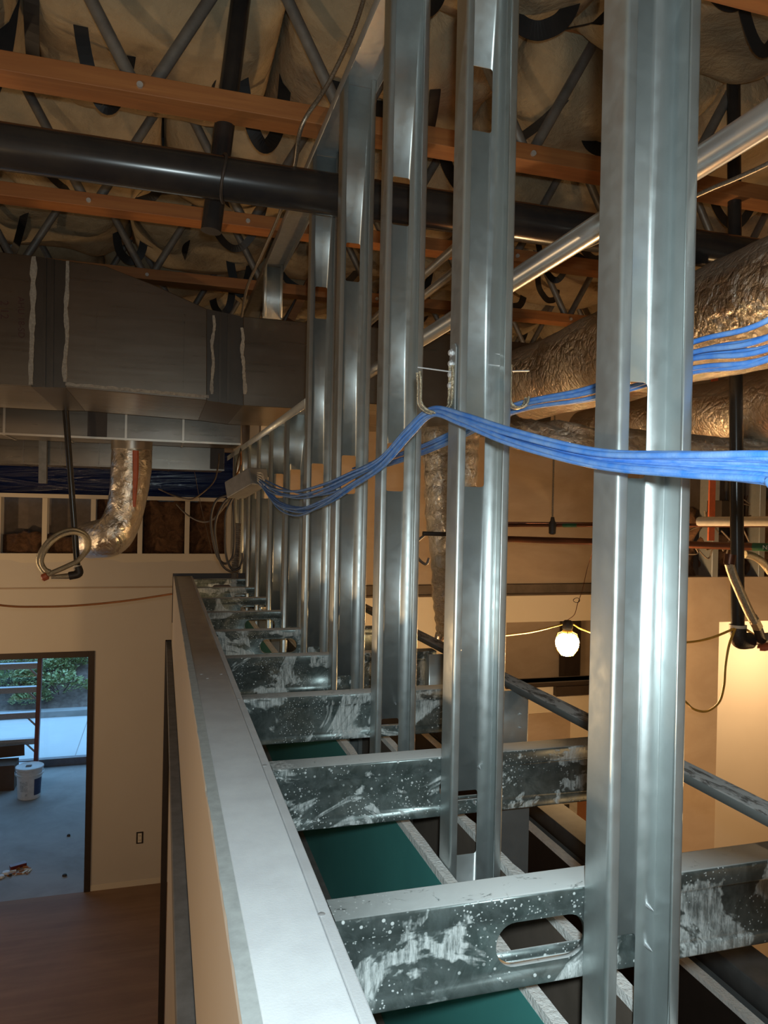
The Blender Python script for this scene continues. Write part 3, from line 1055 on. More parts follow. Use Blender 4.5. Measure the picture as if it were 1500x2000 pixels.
bays = [1.247 - 0.86 * 1 + 0.089] + [y + 0.089 for y in TY]
bn = ['bay nearest the camera', 'bay before the second truss', 'bay behind the second truss', 'bay behind the third truss', 'bay behind the fourth truss', 'bay behind the fifth truss', 'bay behind the sixth truss']
pn = ['first', 'second', 'third', 'fourth', 'fifth', 'sixth', 'seventh', 'eighth', 'ninth', 'tenth', 'eleventh', 'twelfth', 'thirteenth', 'fourteenth']
for j, y0 in enumerate(bays):
    y1 = y0 + 0.86 - 0.089
    lo, hi = -0.30 * y1 - 0.35, 1.0 * y1 + 0.55
    n = max(3, int(round((hi - lo) / 0.78)))
    for i in range(n):
        a = lo + (hi - lo) * i / n
        b = lo + (hi - lo) * (i + 1) / n
        batt(a + 0.004, b - 0.004, y0 + 0.004, y1 - 0.004, CZ + 0.36 + random.uniform(-0.04, 0.03), j * 10 + i + 1, 'cream batt sagging under the roof, %s, %s from the left' % (bn[j], pn[i]))


def strap(pts, w=0.026, label='black sagging strap under the cream roof insulation'):
    pts = spline(pts, 8)
    mb = MB()
    rings = []
    n = len(pts)
    for i in range(n):
        d = (pts[min(i + 1, n - 1)] - pts[max(i - 1, 0)]).normalized()
        s = d.cross(Vector((0, 1, 0.25)))
        if s.length < .05:
            s = d.cross(Vector((1, 0, 0)))
        s.normalize()
        q = d.cross(s) * 0.0015
        ww = w * 0.5
        rings.append([mb.bm.verts.new(c) for c in (pts[i] + s * ww + q, pts[i] - s * ww + q, pts[i] - s * ww - q, pts[i] + s * ww - q)])
    for i in range(n - 1):
        for k in range(4):
            mb.bm.faces.new((rings[i][k], rings[i][(k + 1) % 4], rings[i + 1][(k + 1) % 4], rings[i + 1][k]))
    mb.bm.faces.new(rings[0])
    mb.bm.faces.new(rings[-1][::-1])
    o = mb.build('strap', M['strap'])
    return tag(o, label, 'strap', 'black straps under the roof insulation')


rs = random.Random(21)
ROOFZ = CZ + 0.56
for j, y0 in enumerate(bays):
    y1 = y0 + 0.86 - 0.089
    lo, hi = -0.22 * y1 - 0.1, 0.92 * y1 + 0.3
    cnt = 13 + j
    for i in range(cnt):
        x = lo + (hi - lo) * (i + rs.uniform(0.15, 0.85)) / cnt
        y = rs.uniform(y0 + 0.2, y1 - 0.2)
        wd = rs.uniform(0.07, 0.17)
        dz = rs.uniform(0.06, 0.26)
        sk = rs.uniform(-0.15, 0.15)
        zt0 = CZ + 0.34
        y = min(max(y, y0 + 0.2), y1 - 0.2)
        if i % 5 in (1, 3):
            x2 = x + rs.uniform(-0.35, 0.35)
            m = rs.uniform(0.02, 0.10)
            strap([(x, y0 + 0.03, zt0 + 0.10), (x * .75 + x2 * .25, y0 + .2, zt0 - m * .8), (x * .4 + x2 * .6, (y0 + y1) / 2 + .1, zt0 - m * 1.3), (x2, y1 - 0.03, zt0 + .06)], rs.uniform(0.028, 0.042))
            continue
        strap([(x - wd, y - sk, ROOFZ - .03), (x - wd * .85, y - sk * .8, zt0 - dz * .2), (x - wd * .35, y - sk * .3, zt0 - dz * .9), (x + wd * .2, y + sk * .2, zt0 - dz), (x + wd * .75, y + sk * .7, zt0 - dz * .35), (x + wd, y + sk, ROOFZ - .03)], rs.uniform(0.032, 0.05))

# =================================================================== SPRINKLER MAIN AND BRACE
PY, PZ, PR = 2.06, e(0.885), 0.057
a = at(0, 285, Y=PY)
b = at(1450, 497, Y=PY)
a, b = a + (a - b) * 1.2, b + (b - a) * 1.2
a.y = b.y = PY
o = MB().tube([a, a * .5 + b * .5, b], PR, 36).build('sprinkler_main', M['black_pipe'], smooth=50)
tag(o, 'thick glossy black sprinkler main crossing under the trusses', 'pipe')
t0 = at(412, 452, Y=2.20)
t1 = at(470, 2, Y=2.215)
dd = (t1 - t0)
t1 = t0 + dd * 1.35
tb = thing('brace_pipe', t0, 'leaning black brace pipe behind the sprinkler main', 'pipe')
MB().tube([t0, t0 * .5 + t1 * .5, t1], 0.029, 24).build('pipe', M['black_pipe'], tb, smooth=50)
# hook strap around the main, at the brace
hx = at(432, 330, Y=PY)
hc = a + (b - a) * ((hx.x - a.x) / (b.x - a.x))
pts = []
for k in range(26):
    an = radians(118 - 330 * k / 25)
    pts.append(hc + Vector((0.004 + 0.006 * sin(an * 2), -cos(an) * (PR + 0.0045), sin(an) * (PR + 0.0045))))
pts = [pts[0] + Vector((-0.02, 0.03, 0.03))] + pts
o = MB().tube(pts, 0.0042, 10).build('pipe_hook', M['black_cast'], smooth=50)
tag(o, 'thin dark hook clamp wrapped round the sprinkler main at the brace', 'clamp')
p = t0 + dd * .40
o = MB().bar((p.x - 0.03, 2.155, p.z - 0.09), (p.x + 0.045, 2.155, p.z - 0.115), 0.026, 0.026).build('brace_clamp', M['black_cast'], bevel=0.004)
tag(o, 'cast brace clamp behind the sprinkler main', 'clamp')

# left sprinkler drop with braided hose loop
DY = 4.35
top = at(131, 838, Y=DY)
bot = at(151, 1108, Y=DY)
t = thing('sprinkler_drop', bot, 'thin black drop pipe with elbow hanging in the left room', 'pipe')
MB().tube([top + (top - bot) * .6, bot], 0.0165, 18).build('pipe', M['black_pipe'], t, smooth=50)
el = at(154, 1120, Y=DY)
n0 = at(135, 1125, Y=DY)
MB().tube(spline([bot + Vector((0, 0, .005)), el + Vector((0, 0, 0.0)), n0], 6), 0.022, 16).build('elbow', M['black_cast'], t, smooth=50)
MB().tube([bot + Vector((0, 0, 0.0)), bot + Vector((0, 0, 0.012))], 0.0215, 18).build('thread_tape', M['white_plastic'], t, smooth=50)
n1 = at(100, 1127, Y=DY)
t = thing('flexible_hose', n0, 'coiled braided hose loop hanging on the left black drop pipe', 'hose', 'braided sprinkler hoses')
MB().tube([n0 + Vector((0.0, 0, 0)), n0 * .5 + n1 * .5, n1], lambda s: 0.016 - 0.006 * s, 12).build('nipple', M['brass'], t, smooth=50)
lp = [at(*q, Y=DY - 0.03) for q in ((148, 1098), (160, 1087), (173, 1070), (171, 1050), (158, 1038), (138, 1035), (115, 1042), (95, 1057), (80, 1078), (75, 1097), (84, 1115), (95, 1120))]
MB().tube(spline(lp, 6), 0.0135, 12).build('braided_loop', M['brass'], t, smooth=60)
lp = [at(*q, Y=DY - 0.065) for q in ((146, 1100), (158, 1090), (169, 1072), (167, 1052), (154, 1042), (136, 1041), (116, 1048), (98, 1062), (85, 1081), (81, 1098), (88, 1112), (98, 1117))]
MB().tube(spline(lp, 6), 0.0125, 12).build('braided_loop', M['brass'], t, smooth=60)
MB().tube([at(148, 1098, Y=DY - .03), at(122, 1110, Y=DY - 0.04), at(92, 1123, Y=DY - 0.04)], 0.0135, 12).build('straight_end', M['brass'], t, smooth=50)
p = at(87, 1127, Y=DY - 0.04)
MB().lathe([(0.012, -0.02), (0.02, -0.015), (0.02, 0.01), (0.012, 0.016)], p, 10, (-1, 0, -.5)).build('orange_cap', M['orange'], t)

# right drop with elbow and hoses
q0 = at(1431, -60, Y=2.15)
q1 = at(1441, 1228, Y=2.15)
t = thing('sprinkler_drop', q1, 'black drop pipe with elbow at the right picture edge', 'pipe')
MB().tube([q0 + (q0 - q1) * .05, q1], 0.0225, 20).build('pipe', M['black_pipe'], t, smooth=50)
e0 = at(1442, 1248, Y=2.15)
e1 = at(1466, 1251, Y=2.15)
MB().tube(spline([q1 + Vector((0, 0, .01)), e0 + Vector((-.001, 0, 0.008)), e0 + Vector((0.012, 0, -.008)), e1], 6), 0.0285, 18).build('elbow', M['black_cast'], t, smooth=50)
MB().tube([q1 + Vector((0, 0, 0.004)), q1 + Vector((0, 0, 0.014))], 0.0295, 20).build('thread_tape', M['white_plastic'], t, smooth=50)
e2 = at(1540, 1240, Y=2.15)
MB().tube([e1, e2], 0.019, 16).build('branch_tee', M['tube_steel'], t, smooth=50)
t = thing('flexible_hose', e1, 'braided hose running down beside the right black drop pipe', 'hose', 'braided sprinkler hoses')
hp = [at(*q, Y=2.06) for q in ((1424, 1100), (1432, 1125), (1447, 1160), (1463, 1195), (1474, 1215))]
MB().tube(spline(hp, 8), 0.0155, 14).build('braided_sleeve', M['brass'], t, smooth=60)
MB().tube([at(1427, 1083, Y=2.06), at(1424, 1102, Y=2.06)], 0.0185, 14).build('copper_ferrule', M['copper'], t, smooth=50)
MB().tube([at(1471, 1208, Y=2.06), at(1479, 1224, Y=2.08)], 0.019, 6).build('hex_nut', M['brass'], t)
sb = MB().tube([at(1478, 1222, Y=2.08), at(1488, 1250, Y=2.11)], 0.0165, 12).build('sprinkler_body', M['black_cast'], t, smooth=50)
p = at(1494, 1262, Y=2.10)
MB().lathe([(0.015, -0.008), (0.024, -0.004), (0.027, 0.008), (0.012, 0.012)], p, 9, (0.3, 0, -1)).build('orange_cap', M['orange'], sb)
hp = [at(*q, Y=2.4) for q in ((1454, 1083), (1470, 1086), (1488, 1097), (1505, 1118), (1530, 1150))]
o = MB().tube(spline(hp, 6), 0.015, 14).build('flexible_hose', M['brass'], smooth=60)
tag(o, 'second braided hose arching off the right picture edge', 'hose', 'braided sprinkler hoses')

# =================================================================== SHEET METAL DUCTS
FY, DD = 3.50, 0.84


def duct_thing(label, loc):
    return thing('rectangular_duct', loc, label, 'duct', 'sheet metal ducts')


def P(px, py, y):
    q = at(px, py, Y=y)
    return (q.x, q.z)


def zig(t, px0, px1, y0, y1, fy, name='sealant', seed=0, wdt=5.0):
    mb = MB()
    n = 44
    v = []
    for i in range(n + 1):
        s = i / n
        px = px0 + (px1 - px0) * s
        py = y0 + (y1 - y0) * s
        w1 = wdt * (0.55 + 0.8 * abs(noise.noise(Vector((s * 5, seed, 0)))))
        c = 3.2 * noise.noise(Vector((s * 4, seed, 5)))
        j = 1.3 * noise.noise(Vector((s * 26, seed, 2)))
        j2 = 1.3 * noise.noise(Vector((s * 30, seed, 8)))
        A, B = at(px + c - w1 + j, py, Y=fy), at(px + c + w1 + j2, py, Y=fy)
        v.append([mb.bm.verts.new(q) for q in ((A.x, fy, A.z), (A.x + .001, fy - 0.003, A.z), (B.x - .001, fy - 0.003, B.z), (B.x, fy, B.z))])
    for i in range(n):
        for k in range(3):
            mb.bm.faces.new((v[i][k], v[i][k + 1], v[i + 1][k + 1], v[i + 1][k]))
    mb.build(name, M['sealant'], t)


xl = -1.6
A0, A1 = P(62, 499, FY), P(62, 755.5, FY)
zl0 = A0[1] + (A0[0] - xl) * (P(0, 487, FY)[1] - A0[1]) / (A0[0] - P(0, 487, FY)[0])
t = duct_thing('big main duct with a sloping shoulder and grey sealant seams', (0.2, FY + DD / 2, A1[1]))
B0, B1 = P(128, 509, FY), P(128, 757, FY)
C0, C1 = P(404, 603, FY), P(404, 782, FY)
D0, D1 = P(475, 618, FY), P(475, 792, FY)
xr = 1.95
MB().prism([(xl, A1[1]), A1, A0, (xl, A0[1])], 'y', FY, FY + DD).build('left_section', M['duct'], t, bevel=0.003)
MB().prism([A1, B1, B0, A0], 'y', FY + 0.004, FY + DD - .004).build('drive_joint', M['duct_dark'], t)
MB().prism([B1, (C1[0], C1[1]), C0, (P(300, 556, FY)), (P(205, 519, FY)), B0], 'y', FY, FY + DD).build('taper_section', M['duct'], t, bevel=0.003)
MB().prism([C1, D1, D0, C0], 'y', FY + 0.004, FY + DD - 0.004).build('drive_joint', M['duct_dark'], t)
MB().prism([D1, (xr, D1[1]), (xr, D0[1]), D0], 'y', FY, FY + DD).build('right_section', M['duct'], t, bevel=0.003)
for (px, y0, y1) in ((88, 502, 757), (103, 504, 758), (431, 607, 787), (447, 611, 790)):
    p0, p1 = at(px, y0 + 3, Y=FY), at(px - 2, y1 - 2, Y=FY)
    MB().bar((p0.x, FY, p0.z), (p1.x, FY, p1.z), 0.009, 0.012).build('cleat', M['duct_dark'], t)
for px in (0, 190, 362):
    p0, p1 = at(px, 540, Y=FY), at(px, 745, Y=FY)
    zlo = A1[1] + 0.03
    MB().box(p0.x - 0.0015, p0.x + 0.0015, FY - 0.0015, FY + 0.001, zlo, P(px, 600, FY)[1]).build('bead', M['duct'], t)
zig(t, 66, 60, 501, 752, FY, seed=1, wdt=7.5)
zig(t, 132, 127, 510, 746, FY, seed=2, wdt=6.0)
zig(t, 417, 414, 616, 770, FY, seed=3, wdt=4.5)
zig(t, 472, 478, 640, 770, FY, seed=4, wdt=5)
mb = MB()
n = 40
v = []
for i in range(n + 1):
    px = 128 + 280 * i / n
    py = 750 + 25 * i / n
    j = 2.4 * noise.noise(Vector((i * .5, 3, 3)))
    A, B = at(px, py - 3 + j, Y=FY), at(px, py + 3 + j * .5, Y=FY)
    v.append([mb.bm.verts.new(q) for q in ((A.x, FY, A.z), (A.x, FY - 0.003, A.z), (B.x, FY - 0.003, B.z), (B.x, FY, B.z))])
for i in range(n):
    for k in range(3):
        mb.bm.faces.new((v[i][k], v[i][k + 1], v[i + 1][k + 1], v[i + 1][k]))
mb.build('sealant', M['sealant'], t)
p = at(41, 620, Y=FY)
text_mesh('handwriting', 'AHU 18-SD', M['marker'], (p.x, FY - 0.001, p.z), (0.03, 0, -1), (1, 0, 0.03), 0.036, t)
p = at(8, 605, Y=FY)
text_mesh('handwriting', '2 12', M['marker'], (p.x, FY - 0.001, p.z), (0.03, 0, -1), (1, 0, 0.03), 0.045, t)

# second and third ducts behind
Y2 = 4.75
za = at(235, 858, Y=Y2).z
t = duct_thing('second duct, lower and just behind the big one, feeding the silver flex duct', (-0.5, Y2 + 0.2, za))
xe = at(470, 870, Y=Y2).x
MB().box(-2.6, xe, Y2, Y2 + 0.36, za, za + 0.50).build('duct_body', M['duct'], t, bevel=0.003)
for px in (8, 130, 246, 358):
    x = at(px, 840, Y=Y2).x
    MB().box(x - 0.006, x + 0.006, Y2 - 0.006, Y2 + 0.366, za - 0.006, za + 0.50).build('cleat', M['duct_clean'], t)
x = at(190, 840, Y=Y2).x
MB().box(x - 0.055, x + 0.055, Y2 - 0.003, Y2 - 0.0005, za, za + 0.32).build('dark_patch', M['dark_box'], t)
MB().box(-2.6, xe, Y2 - 0.008, Y2 + 0.0, za - 0.004, za + 0.008).build('bottom_flange', M['duct_clean'], t)
Y3 = 5.65
zc = at(235, 912, Y=Y3).z
t = duct_thing('third duct, farthest and lowest, above the blue plastic window', (-0.5, Y3 + 0.2, zc))
xe = at(438, 915, Y=Y3).x
MB().box(-3.2, xe, Y3, Y3 + 0.4, zc, zc + 0.42).build('duct_body', M['duct'], t, bevel=0.003)
for px in (44, 118, 193, 330):
    x = at(px, 890, Y=Y3).x
    MB().box(x - 0.005, x + 0.005, Y3 - 0.005, Y3 + 0.405, zc - 0.005, zc + 0.42).build('cleat', M['duct'], t)
x = at(424, 890, Y=Y3).x
MB().box(x - 0.05, x + 0.05, Y3 - 0.003, Y3 - 0.0005, zc, zc + 0.25).build('dark_patch', M['dark_box'], t)
MB().box(-3.2, xe, Y3 - 0.008, Y3, zc - 0.004, zc + 0.008).build('bottom_flange', M['duct'], t)
x = at(78, 915, Y=5.3).x
o = MB().bar((x - .03, 5.59, CZ - 0.001), (at(84, 942, Y=5.59).x, 5.59, at(84, 944, Y=5.59).z), 0.055, 0.05).build('wood_post', M['tube_steel'])
tag(o, 'short brown hanger stud left of the black drop pipe, before the blue plastic', 'stud')


# =================================================================== FLEX DUCTS
def crinkle(amp, sc, seed):
    def f(i, k, a, p):
        q = Vector((p.x * sc + cos(a) * 1.6, p.y * sc + sin(a) * 1.6, p.z * sc + seed))
        return amp * (noise.noise(q) + 0.6 * abs(noise.noise(q * 2.3)) - 0.3)
    return f


FX = Y2 - 0.01
c0 = at(258, 868, Y=Y2 + 0.15)
t = thing('flex_duct', (c0.x, Y2 + 0.15, za - 0.8), 'silver foil flex duct with an orange paint stripe, hanging in the left room', 'duct', 'silver flex ducts')
pp = [at(*q, Y=Y2 + 0.15) for q in ((258, 868), (256, 920), (250, 970), (238, 1015), (216, 1047), (195, 1065))]
pp[0].z = za - 0.012
pp[-1] = at(178, 1055, Y=Y2 + 0.32)
path = spline(pp, 12)
MB().tube(path, lambda s: 0.118 + 0.006 * sin(s * 9), 40, rfun=crinkle(0.005, 6, 1)).build('foil_sleeve', M['foil_smooth'], t, smooth=80)
MB().tube([(c0.x, Y2 + 0.15, za - 0.0), (c0.x, Y2 + 0.15, za - 0.05)], 0.122, 32).build('collar', M['duct_clean'], t, smooth=50)
mb = MB()
v = []
sp = spline([at(*q, Y=Y2 + 0.02) for q in ((265, 880), (265, 920), (264, 950), (262, 990))], 8)
for i, q in enumerate(sp):
    w_ = 0.018 * (1 - 0.6 * (i / len(sp)) ** 2)
    v.append([mb.bm.verts.new(c) for c in (q + Vector((-w_, 0.004, 0)), q + Vector((-w_ * .5, -.006, 0)), q + Vector((w_ * .5, -.006, 0)), q + Vector((w_, .004, 0)))])
for i in range(len(v) - 1):
    for k in range(3):
        mb.bm.faces.new((v[i][k], v[i][k + 1], v[i + 1][k + 1], v[i + 1][k]))
mb.build('orange_stripe', M['orange'], t)

# right: big foil duct, second one below, ragged third one
d0, d1 = Vector((1.63, 0.5, e(0.60))), Vector((1.69, FY - 0.005, e(0.62)))
path = [d0 + (d1 - d0) * i / 90 for i in range(91)]
t = thing('flex_duct', (1.65, 2.2, e(0.42)), 'big wrinkled foil duct running back behind the blue cables on the right', 'duct', 'silver flex ducts')
MB().tube(path, lambda s: 0.178 + 0.006 * sin(s * 21), 64, rfun=crinkle(0.008, 5, 4)).build('foil_sleeve', M['foil'], t, smooth=80)
d0, d1 = Vector((2.32, 1.0, e(0.44))), Vector((2.24, 3.6, e(0.43)))
path = [d0 + (d1 - d0) * i / 90 for i in range(91)]
t = thing('flex_duct', (2.25, 2.5, e(0.3)), 'second foil duct with scrim rings, lower behind the big one', 'duct', 'silver flex ducts')
MB().tube(path, 0.142, 56, rfun=crinkle(0.006, 7, 8)).build('foil_sleeve', M['foil2'], t, smooth=80)
pp = [at(1130, 850, Y=3.3), at(1070, 842, Y=3.1), at(1010, 815, Y=2.9), at(975, 800, Y=2.7)]
pp = [at(1620, 880, Y=2.4), at(1500, 888, Y=2.4), at(1380, 886, Y=2.45), at(1240, 878, Y=2.5), at(1140, 862, Y=2.55), at(1050, 852, Y=2.7), at(1000, 842, Y=2.85)]
t = thing('flex_duct', pp[3] - Vector((0, 0, .1)), 'ragged lower foil sleeve below the two big ducts at right', 'duct', 'silver flex ducts')
MB().tube(spline(pp, 14), 0.07, 44, rfun=crinkle(0.022, 9, 12)).build('foil_sleeve', M['foil'], t, smooth=80)

# hanging tapered foil duct behind the second stud
pp = [at(878, 836, Y=2.45), at(880, 900, Y=2.45), at(882, 1000, Y=2.45), at(886, 1100, Y=2.45), at(888, 1180, Y=2.45), at(890, 1238, Y=2.45)]
t = thing('flex_duct', pp[-1], 'foil flex duct hanging upright and tapering behind the second stud', 'duct', 'silver flex ducts')
MB().tube(spline(pp, 22), lambda s: 0.108 - 0.040 * s - 0.002 * sin(s * 90), 44, rfun=crinkle(0.005, 8, 20)).build('foil_sleeve', M['foil'], t, smooth=80)
ct = pp[0]
MB().tube([ct + Vector((0, 0, 0.0515)), ct + Vector((0, 0, -0.005))], 0.104, 32).build('collar', M['duct_clean'], t, smooth=50)
for i in range(9):
    a = 2 * pi * i / 9
    p = pp[-1] + Vector((cos(a) * .06, sin(a) * .06, 0))
    MB().tube([p, p + Vector((cos(a) * .012, sin(a) * .012, -0.022))], lambda s: 0.012 * (1 - .6 * s), 6).build('foil_tatter', M['foil'], t)
# box duct feeding it
o = MB().box(ct.x - 0.42, ct.x + 0.10, 2.33, 2.60, ct.z + 0.0505, ct.z + 0.30).build('branch_duct', M['duct'], bevel=0.003)
tag(o, 'plain brown sheet metal branch duct above the hanging tapered foil duct', 'duct')
o = MB().tube([at(826, 1042, Y=2.365), at(905, 1044, Y=2.365)], 0.0075, 10).build('support_bar', M['black_cast'], smooth=50)
tag(o, 'thin dark bar crossing the hanging tapered foil duct', 'bar')
lp = [at(*q, Y=2.55) for q in ((828, 1046), (815, 1058), (810, 1075), (818, 1092), (832, 1102), (838, 1090))]
o = MB().tube(spline(lp, 6), 0.005, 8).build('cable_loop', M['grey_cable'], smooth=50)
tag(o, 'small brown cable loop left of the hanging tapered foil duct', 'cable')

# =================================================================== CONDUITS, CABLES
def line_tube(name, a, b, r, mat, label, cat, group=None, ext0=0.0, ext1=0.0, seg=20, parent=None):
    a, b = Vector(a), Vector(b)
    d = b - a
    a2, b2 = a - d * ext0, b + d * ext1
    o = MB().tube([a2, a2 * .5 + b2 * .5, b2], r, seg).build(name, mat, parent, smooth=50)
    if parent is None:
        tag(o, label, cat, group)
    return o


CX, CZ2 = 0.592, e(0.412)
line_tube('conduit', (CX, 0.25, CZ2), (CX, 3.42, CZ2), 0.0175, M['emt'], 'bright steel conduit running along behind the studs', 'conduit', 'steel conduits')
for px, py in ((845, 522), (850, 560)):
    p = at(px, py, Y=2.4)
    line_tube('conduit', (p.x, 2.1, p.z), (p.x, 3.4, p.z), 0.0145, M['emt'], ('upper of two far conduits between the second and third studs', 'lower of two far conduits between the second and third studs')[py > 540], 'conduit', 'steel conduits')
pts = [at(*q) if 0 else at(q[0], q[1], X=q[2]) for q in ((1800, 120, 1.0), (1560, 285, 1.0), (1500, 320, 1.0), (1430, 352, 1.0), (1360, 382, 1.0), (1150, 480, 1.0), (1040, 505, 1.02), (990, 540, 1.05), (930, 575, 1.05))]
o = MB().tube(spline(pts, 10), 0.0045, 8).build('armoured_cable', M['mc'], smooth=60)
tag(o, 'thin armoured cable rising to the right edge above the big foil duct', 'cable', 'thin armoured cables')
pts = [at(q[0], q[1], Y=q[2]) for q in ((722, -40, 1.95), (690, 60, 1.97), (640, 165, 2.0), (590, 245, 2.02), (574, 330, 2.16), (545, 420, 2.5), (510, 500, 2.9), (483, 560, 3.2), (472, 618, 3.44))]
o = MB().tube(spline(pts, 10), 0.0062, 8).build('armoured_cable', M['mc'], smooth=60)
tag(o, 'thin cable running down from the top past the trusses to the big duct', 'cable', 'thin armoured cables')
p = at(1078, 890, Y=3.2)
t = thing('rod_hanger', at(1078, 1035, Y=3.2), 'thin threaded rod with a clamp holding the copper pipes', 'hanger')
q = at(1079, 1012, Y=3.2)
MB().tube([q, (q.x, 3.2, e(0.86))], 0.0045, 8).build('rod', M['mc'], t)
q2 = at(1079, 1030, Y=3.2)
MB().lathe([(0.008, -0.035), (0.017, -0.03), (0.019, 0.02), (0.012, 0.03), (0.008, 0.05)], q2, 12).build('clamp', M['black_cast'], t, smooth=40)

# copper pipes
a, b = at(1060, 1055, Y=3.22), at(1425, 1066.5, Y=2.5)
o = t = thing('copper_pipe', a, 'thick brown copper pipe with a green printed band at right', 'pipe', 'copper gas pipes')
line_tube('pipe', a, b, 0.0155, M['copper'], '', '', ext0=0.35, ext1=0.9, parent=t)
d = (b - a).normalized()
ga, gb = at(1469, 1067.5, Y=2.42), at(1560, 1070, Y=2.26)
fa = a + d * ((ga - a).dot(d))
fb = a + d * ((gb - a).dot(d))
MB().tube([fa, fb], 0.0163, 20).build('green_band', M['green'], t, smooth=50)
nrm = (EYE - fa)
nrm = (nrm - d * nrm.dot(d)).normalized()
upv = nrm.cross(d)
tc = fa + d * 0.088 + nrm * 0.0168
text_mesh('lettering', 'OXYGEN', M['white_ink'], tc, -d, -upv, 0.0235, t)
a, b = at(1060, 1026, Y=3.26), at(1425, 1026, Y=2.6)
t = thing('copper_pipe', a, 'thinner copper pipe with a white insulated sleeve at right', 'pipe', 'copper gas pipes')
line_tube('pipe', a, b, 0.0085, M['copper'], '', '', ext0=0.35, ext1=0.9, parent=t)
d = (b - a).normalized()
ga = at(1362, 1020, Y=2.71)
fa = a + d * ((ga - a).dot(d)) + Vector((0, 0, 0.016))
MB().tube([fa, fa + d * 0.008, fa + d * 0.9], lambda s: 0.021 if s > 0.01 else 0.016, 20).build('insulation_sleeve', M['pipe_cover'], t, smooth=50)
ga = at(1113, 1031, Y=3.15)
fa = a + d * ((ga - a).dot(d))
MB().tube([fa - d * .035, fa + d * .035], 0.0095, 16).build('green_band', M['green'], t, smooth=50)
a, b = at(978, 1021, Y=3.4), at(1150, 1022, Y=3.2)
line_tube('copper_pipe', a, b, 0.005, M['copper'], 'thinnest dark copper line above the other copper pipes', 'pipe', 'copper gas pipes', ext0=0.3, ext1=0.8, seg=10)


def bundle(ctrl, n, seed, label, group, rad=0.0029, flat=0.6, n_s=10):
    """ctrl: (px, py, X, spread)"""
    rr = random.Random(seed)
    base = [at(c[0], c[1], X=c[2]) for c in ctrl]
    d0_ = base[0] - base[1]
    base = [base[0] + Vector((0, -1.5, d0_.z * 1.2)), base[0] + Vector((0, -0.6, d0_.z * .9))] + base
    ctrl = [(0, 0, 0, ctrl[0][3]), (0, 0, 0, ctrl[0][3])] + list(ctrl)
    cs = spline([Vector((*p, )) for p in base], n_s)
    spv = spline([Vector((c[3], 0, 0)) for c in ctrl], n_s)
    m = len(cs)
    for i in range(n):
        ph, tw, rf = 2 * pi * i / n + rr.uniform(-.3, .3), rr.uniform(-2.2, 2.2), (0.55 + 0.45 * ((i * 7) % 5) / 4)
        f1, f2 = rr.uniform(2, 5), rr.uniform(0, 6)
        pts = []
        for k in range(m):
            s = k / (m - 1)
            a = ph + tw * s + 0.5 * sin(f1 * s * 2 + f2)
            d = (cs[min(k + 1, m - 1)] - cs[max(k - 1, 0)]).normalized()
            side = Vector((1, 0, 0))
            upv = side.cross(d).normalized()
            pts.append(cs[k] + side * (cos(a) * spv[k].x * rf * flat) + upv * (sin(a) * spv[k].x * rf))
        o = MB().tube(pts, rad, 10).build('data_cable', M['blue_cable'], smooth=60)
        tag(o, label, 'cable', group)


bundle([(1760, 945, .375, .012), (1500, 914, .383, .0105), (1340, 906, .388, .0095), (1160, 893, .392, .0085), (1000, 852, .394, .010), (905, 818, .394, .009), (845, 804, .392, .0075), (800, 843, .391, .011), (745, 903, .392, .013), (690, 935, .392, .022), (640, 962, .392, .034), (585, 978, .392, .046), (540, 968, .392, .042), (512, 944, .39, .018), (500, 936, .385, .010)], 14, 3, 'dusty blue data cable in the front bundle slung before the studs', 'blue data cables in the front bundle', n_s=12)
bundle([(1760, 540, .56, .026), (1500, 668, .56, .022), (1350, 700, .56, .018), (1160, 768, .558, .010), (1010, 797, .552, .008), (900, 846, .55, .011), (820, 880, .55, .012), (745, 905, .55, .014), (690, 925, .55, .02)], 7, 11, 'blue data cable in the rear bundle running behind the studs', 'blue data cables in the rear bundle')

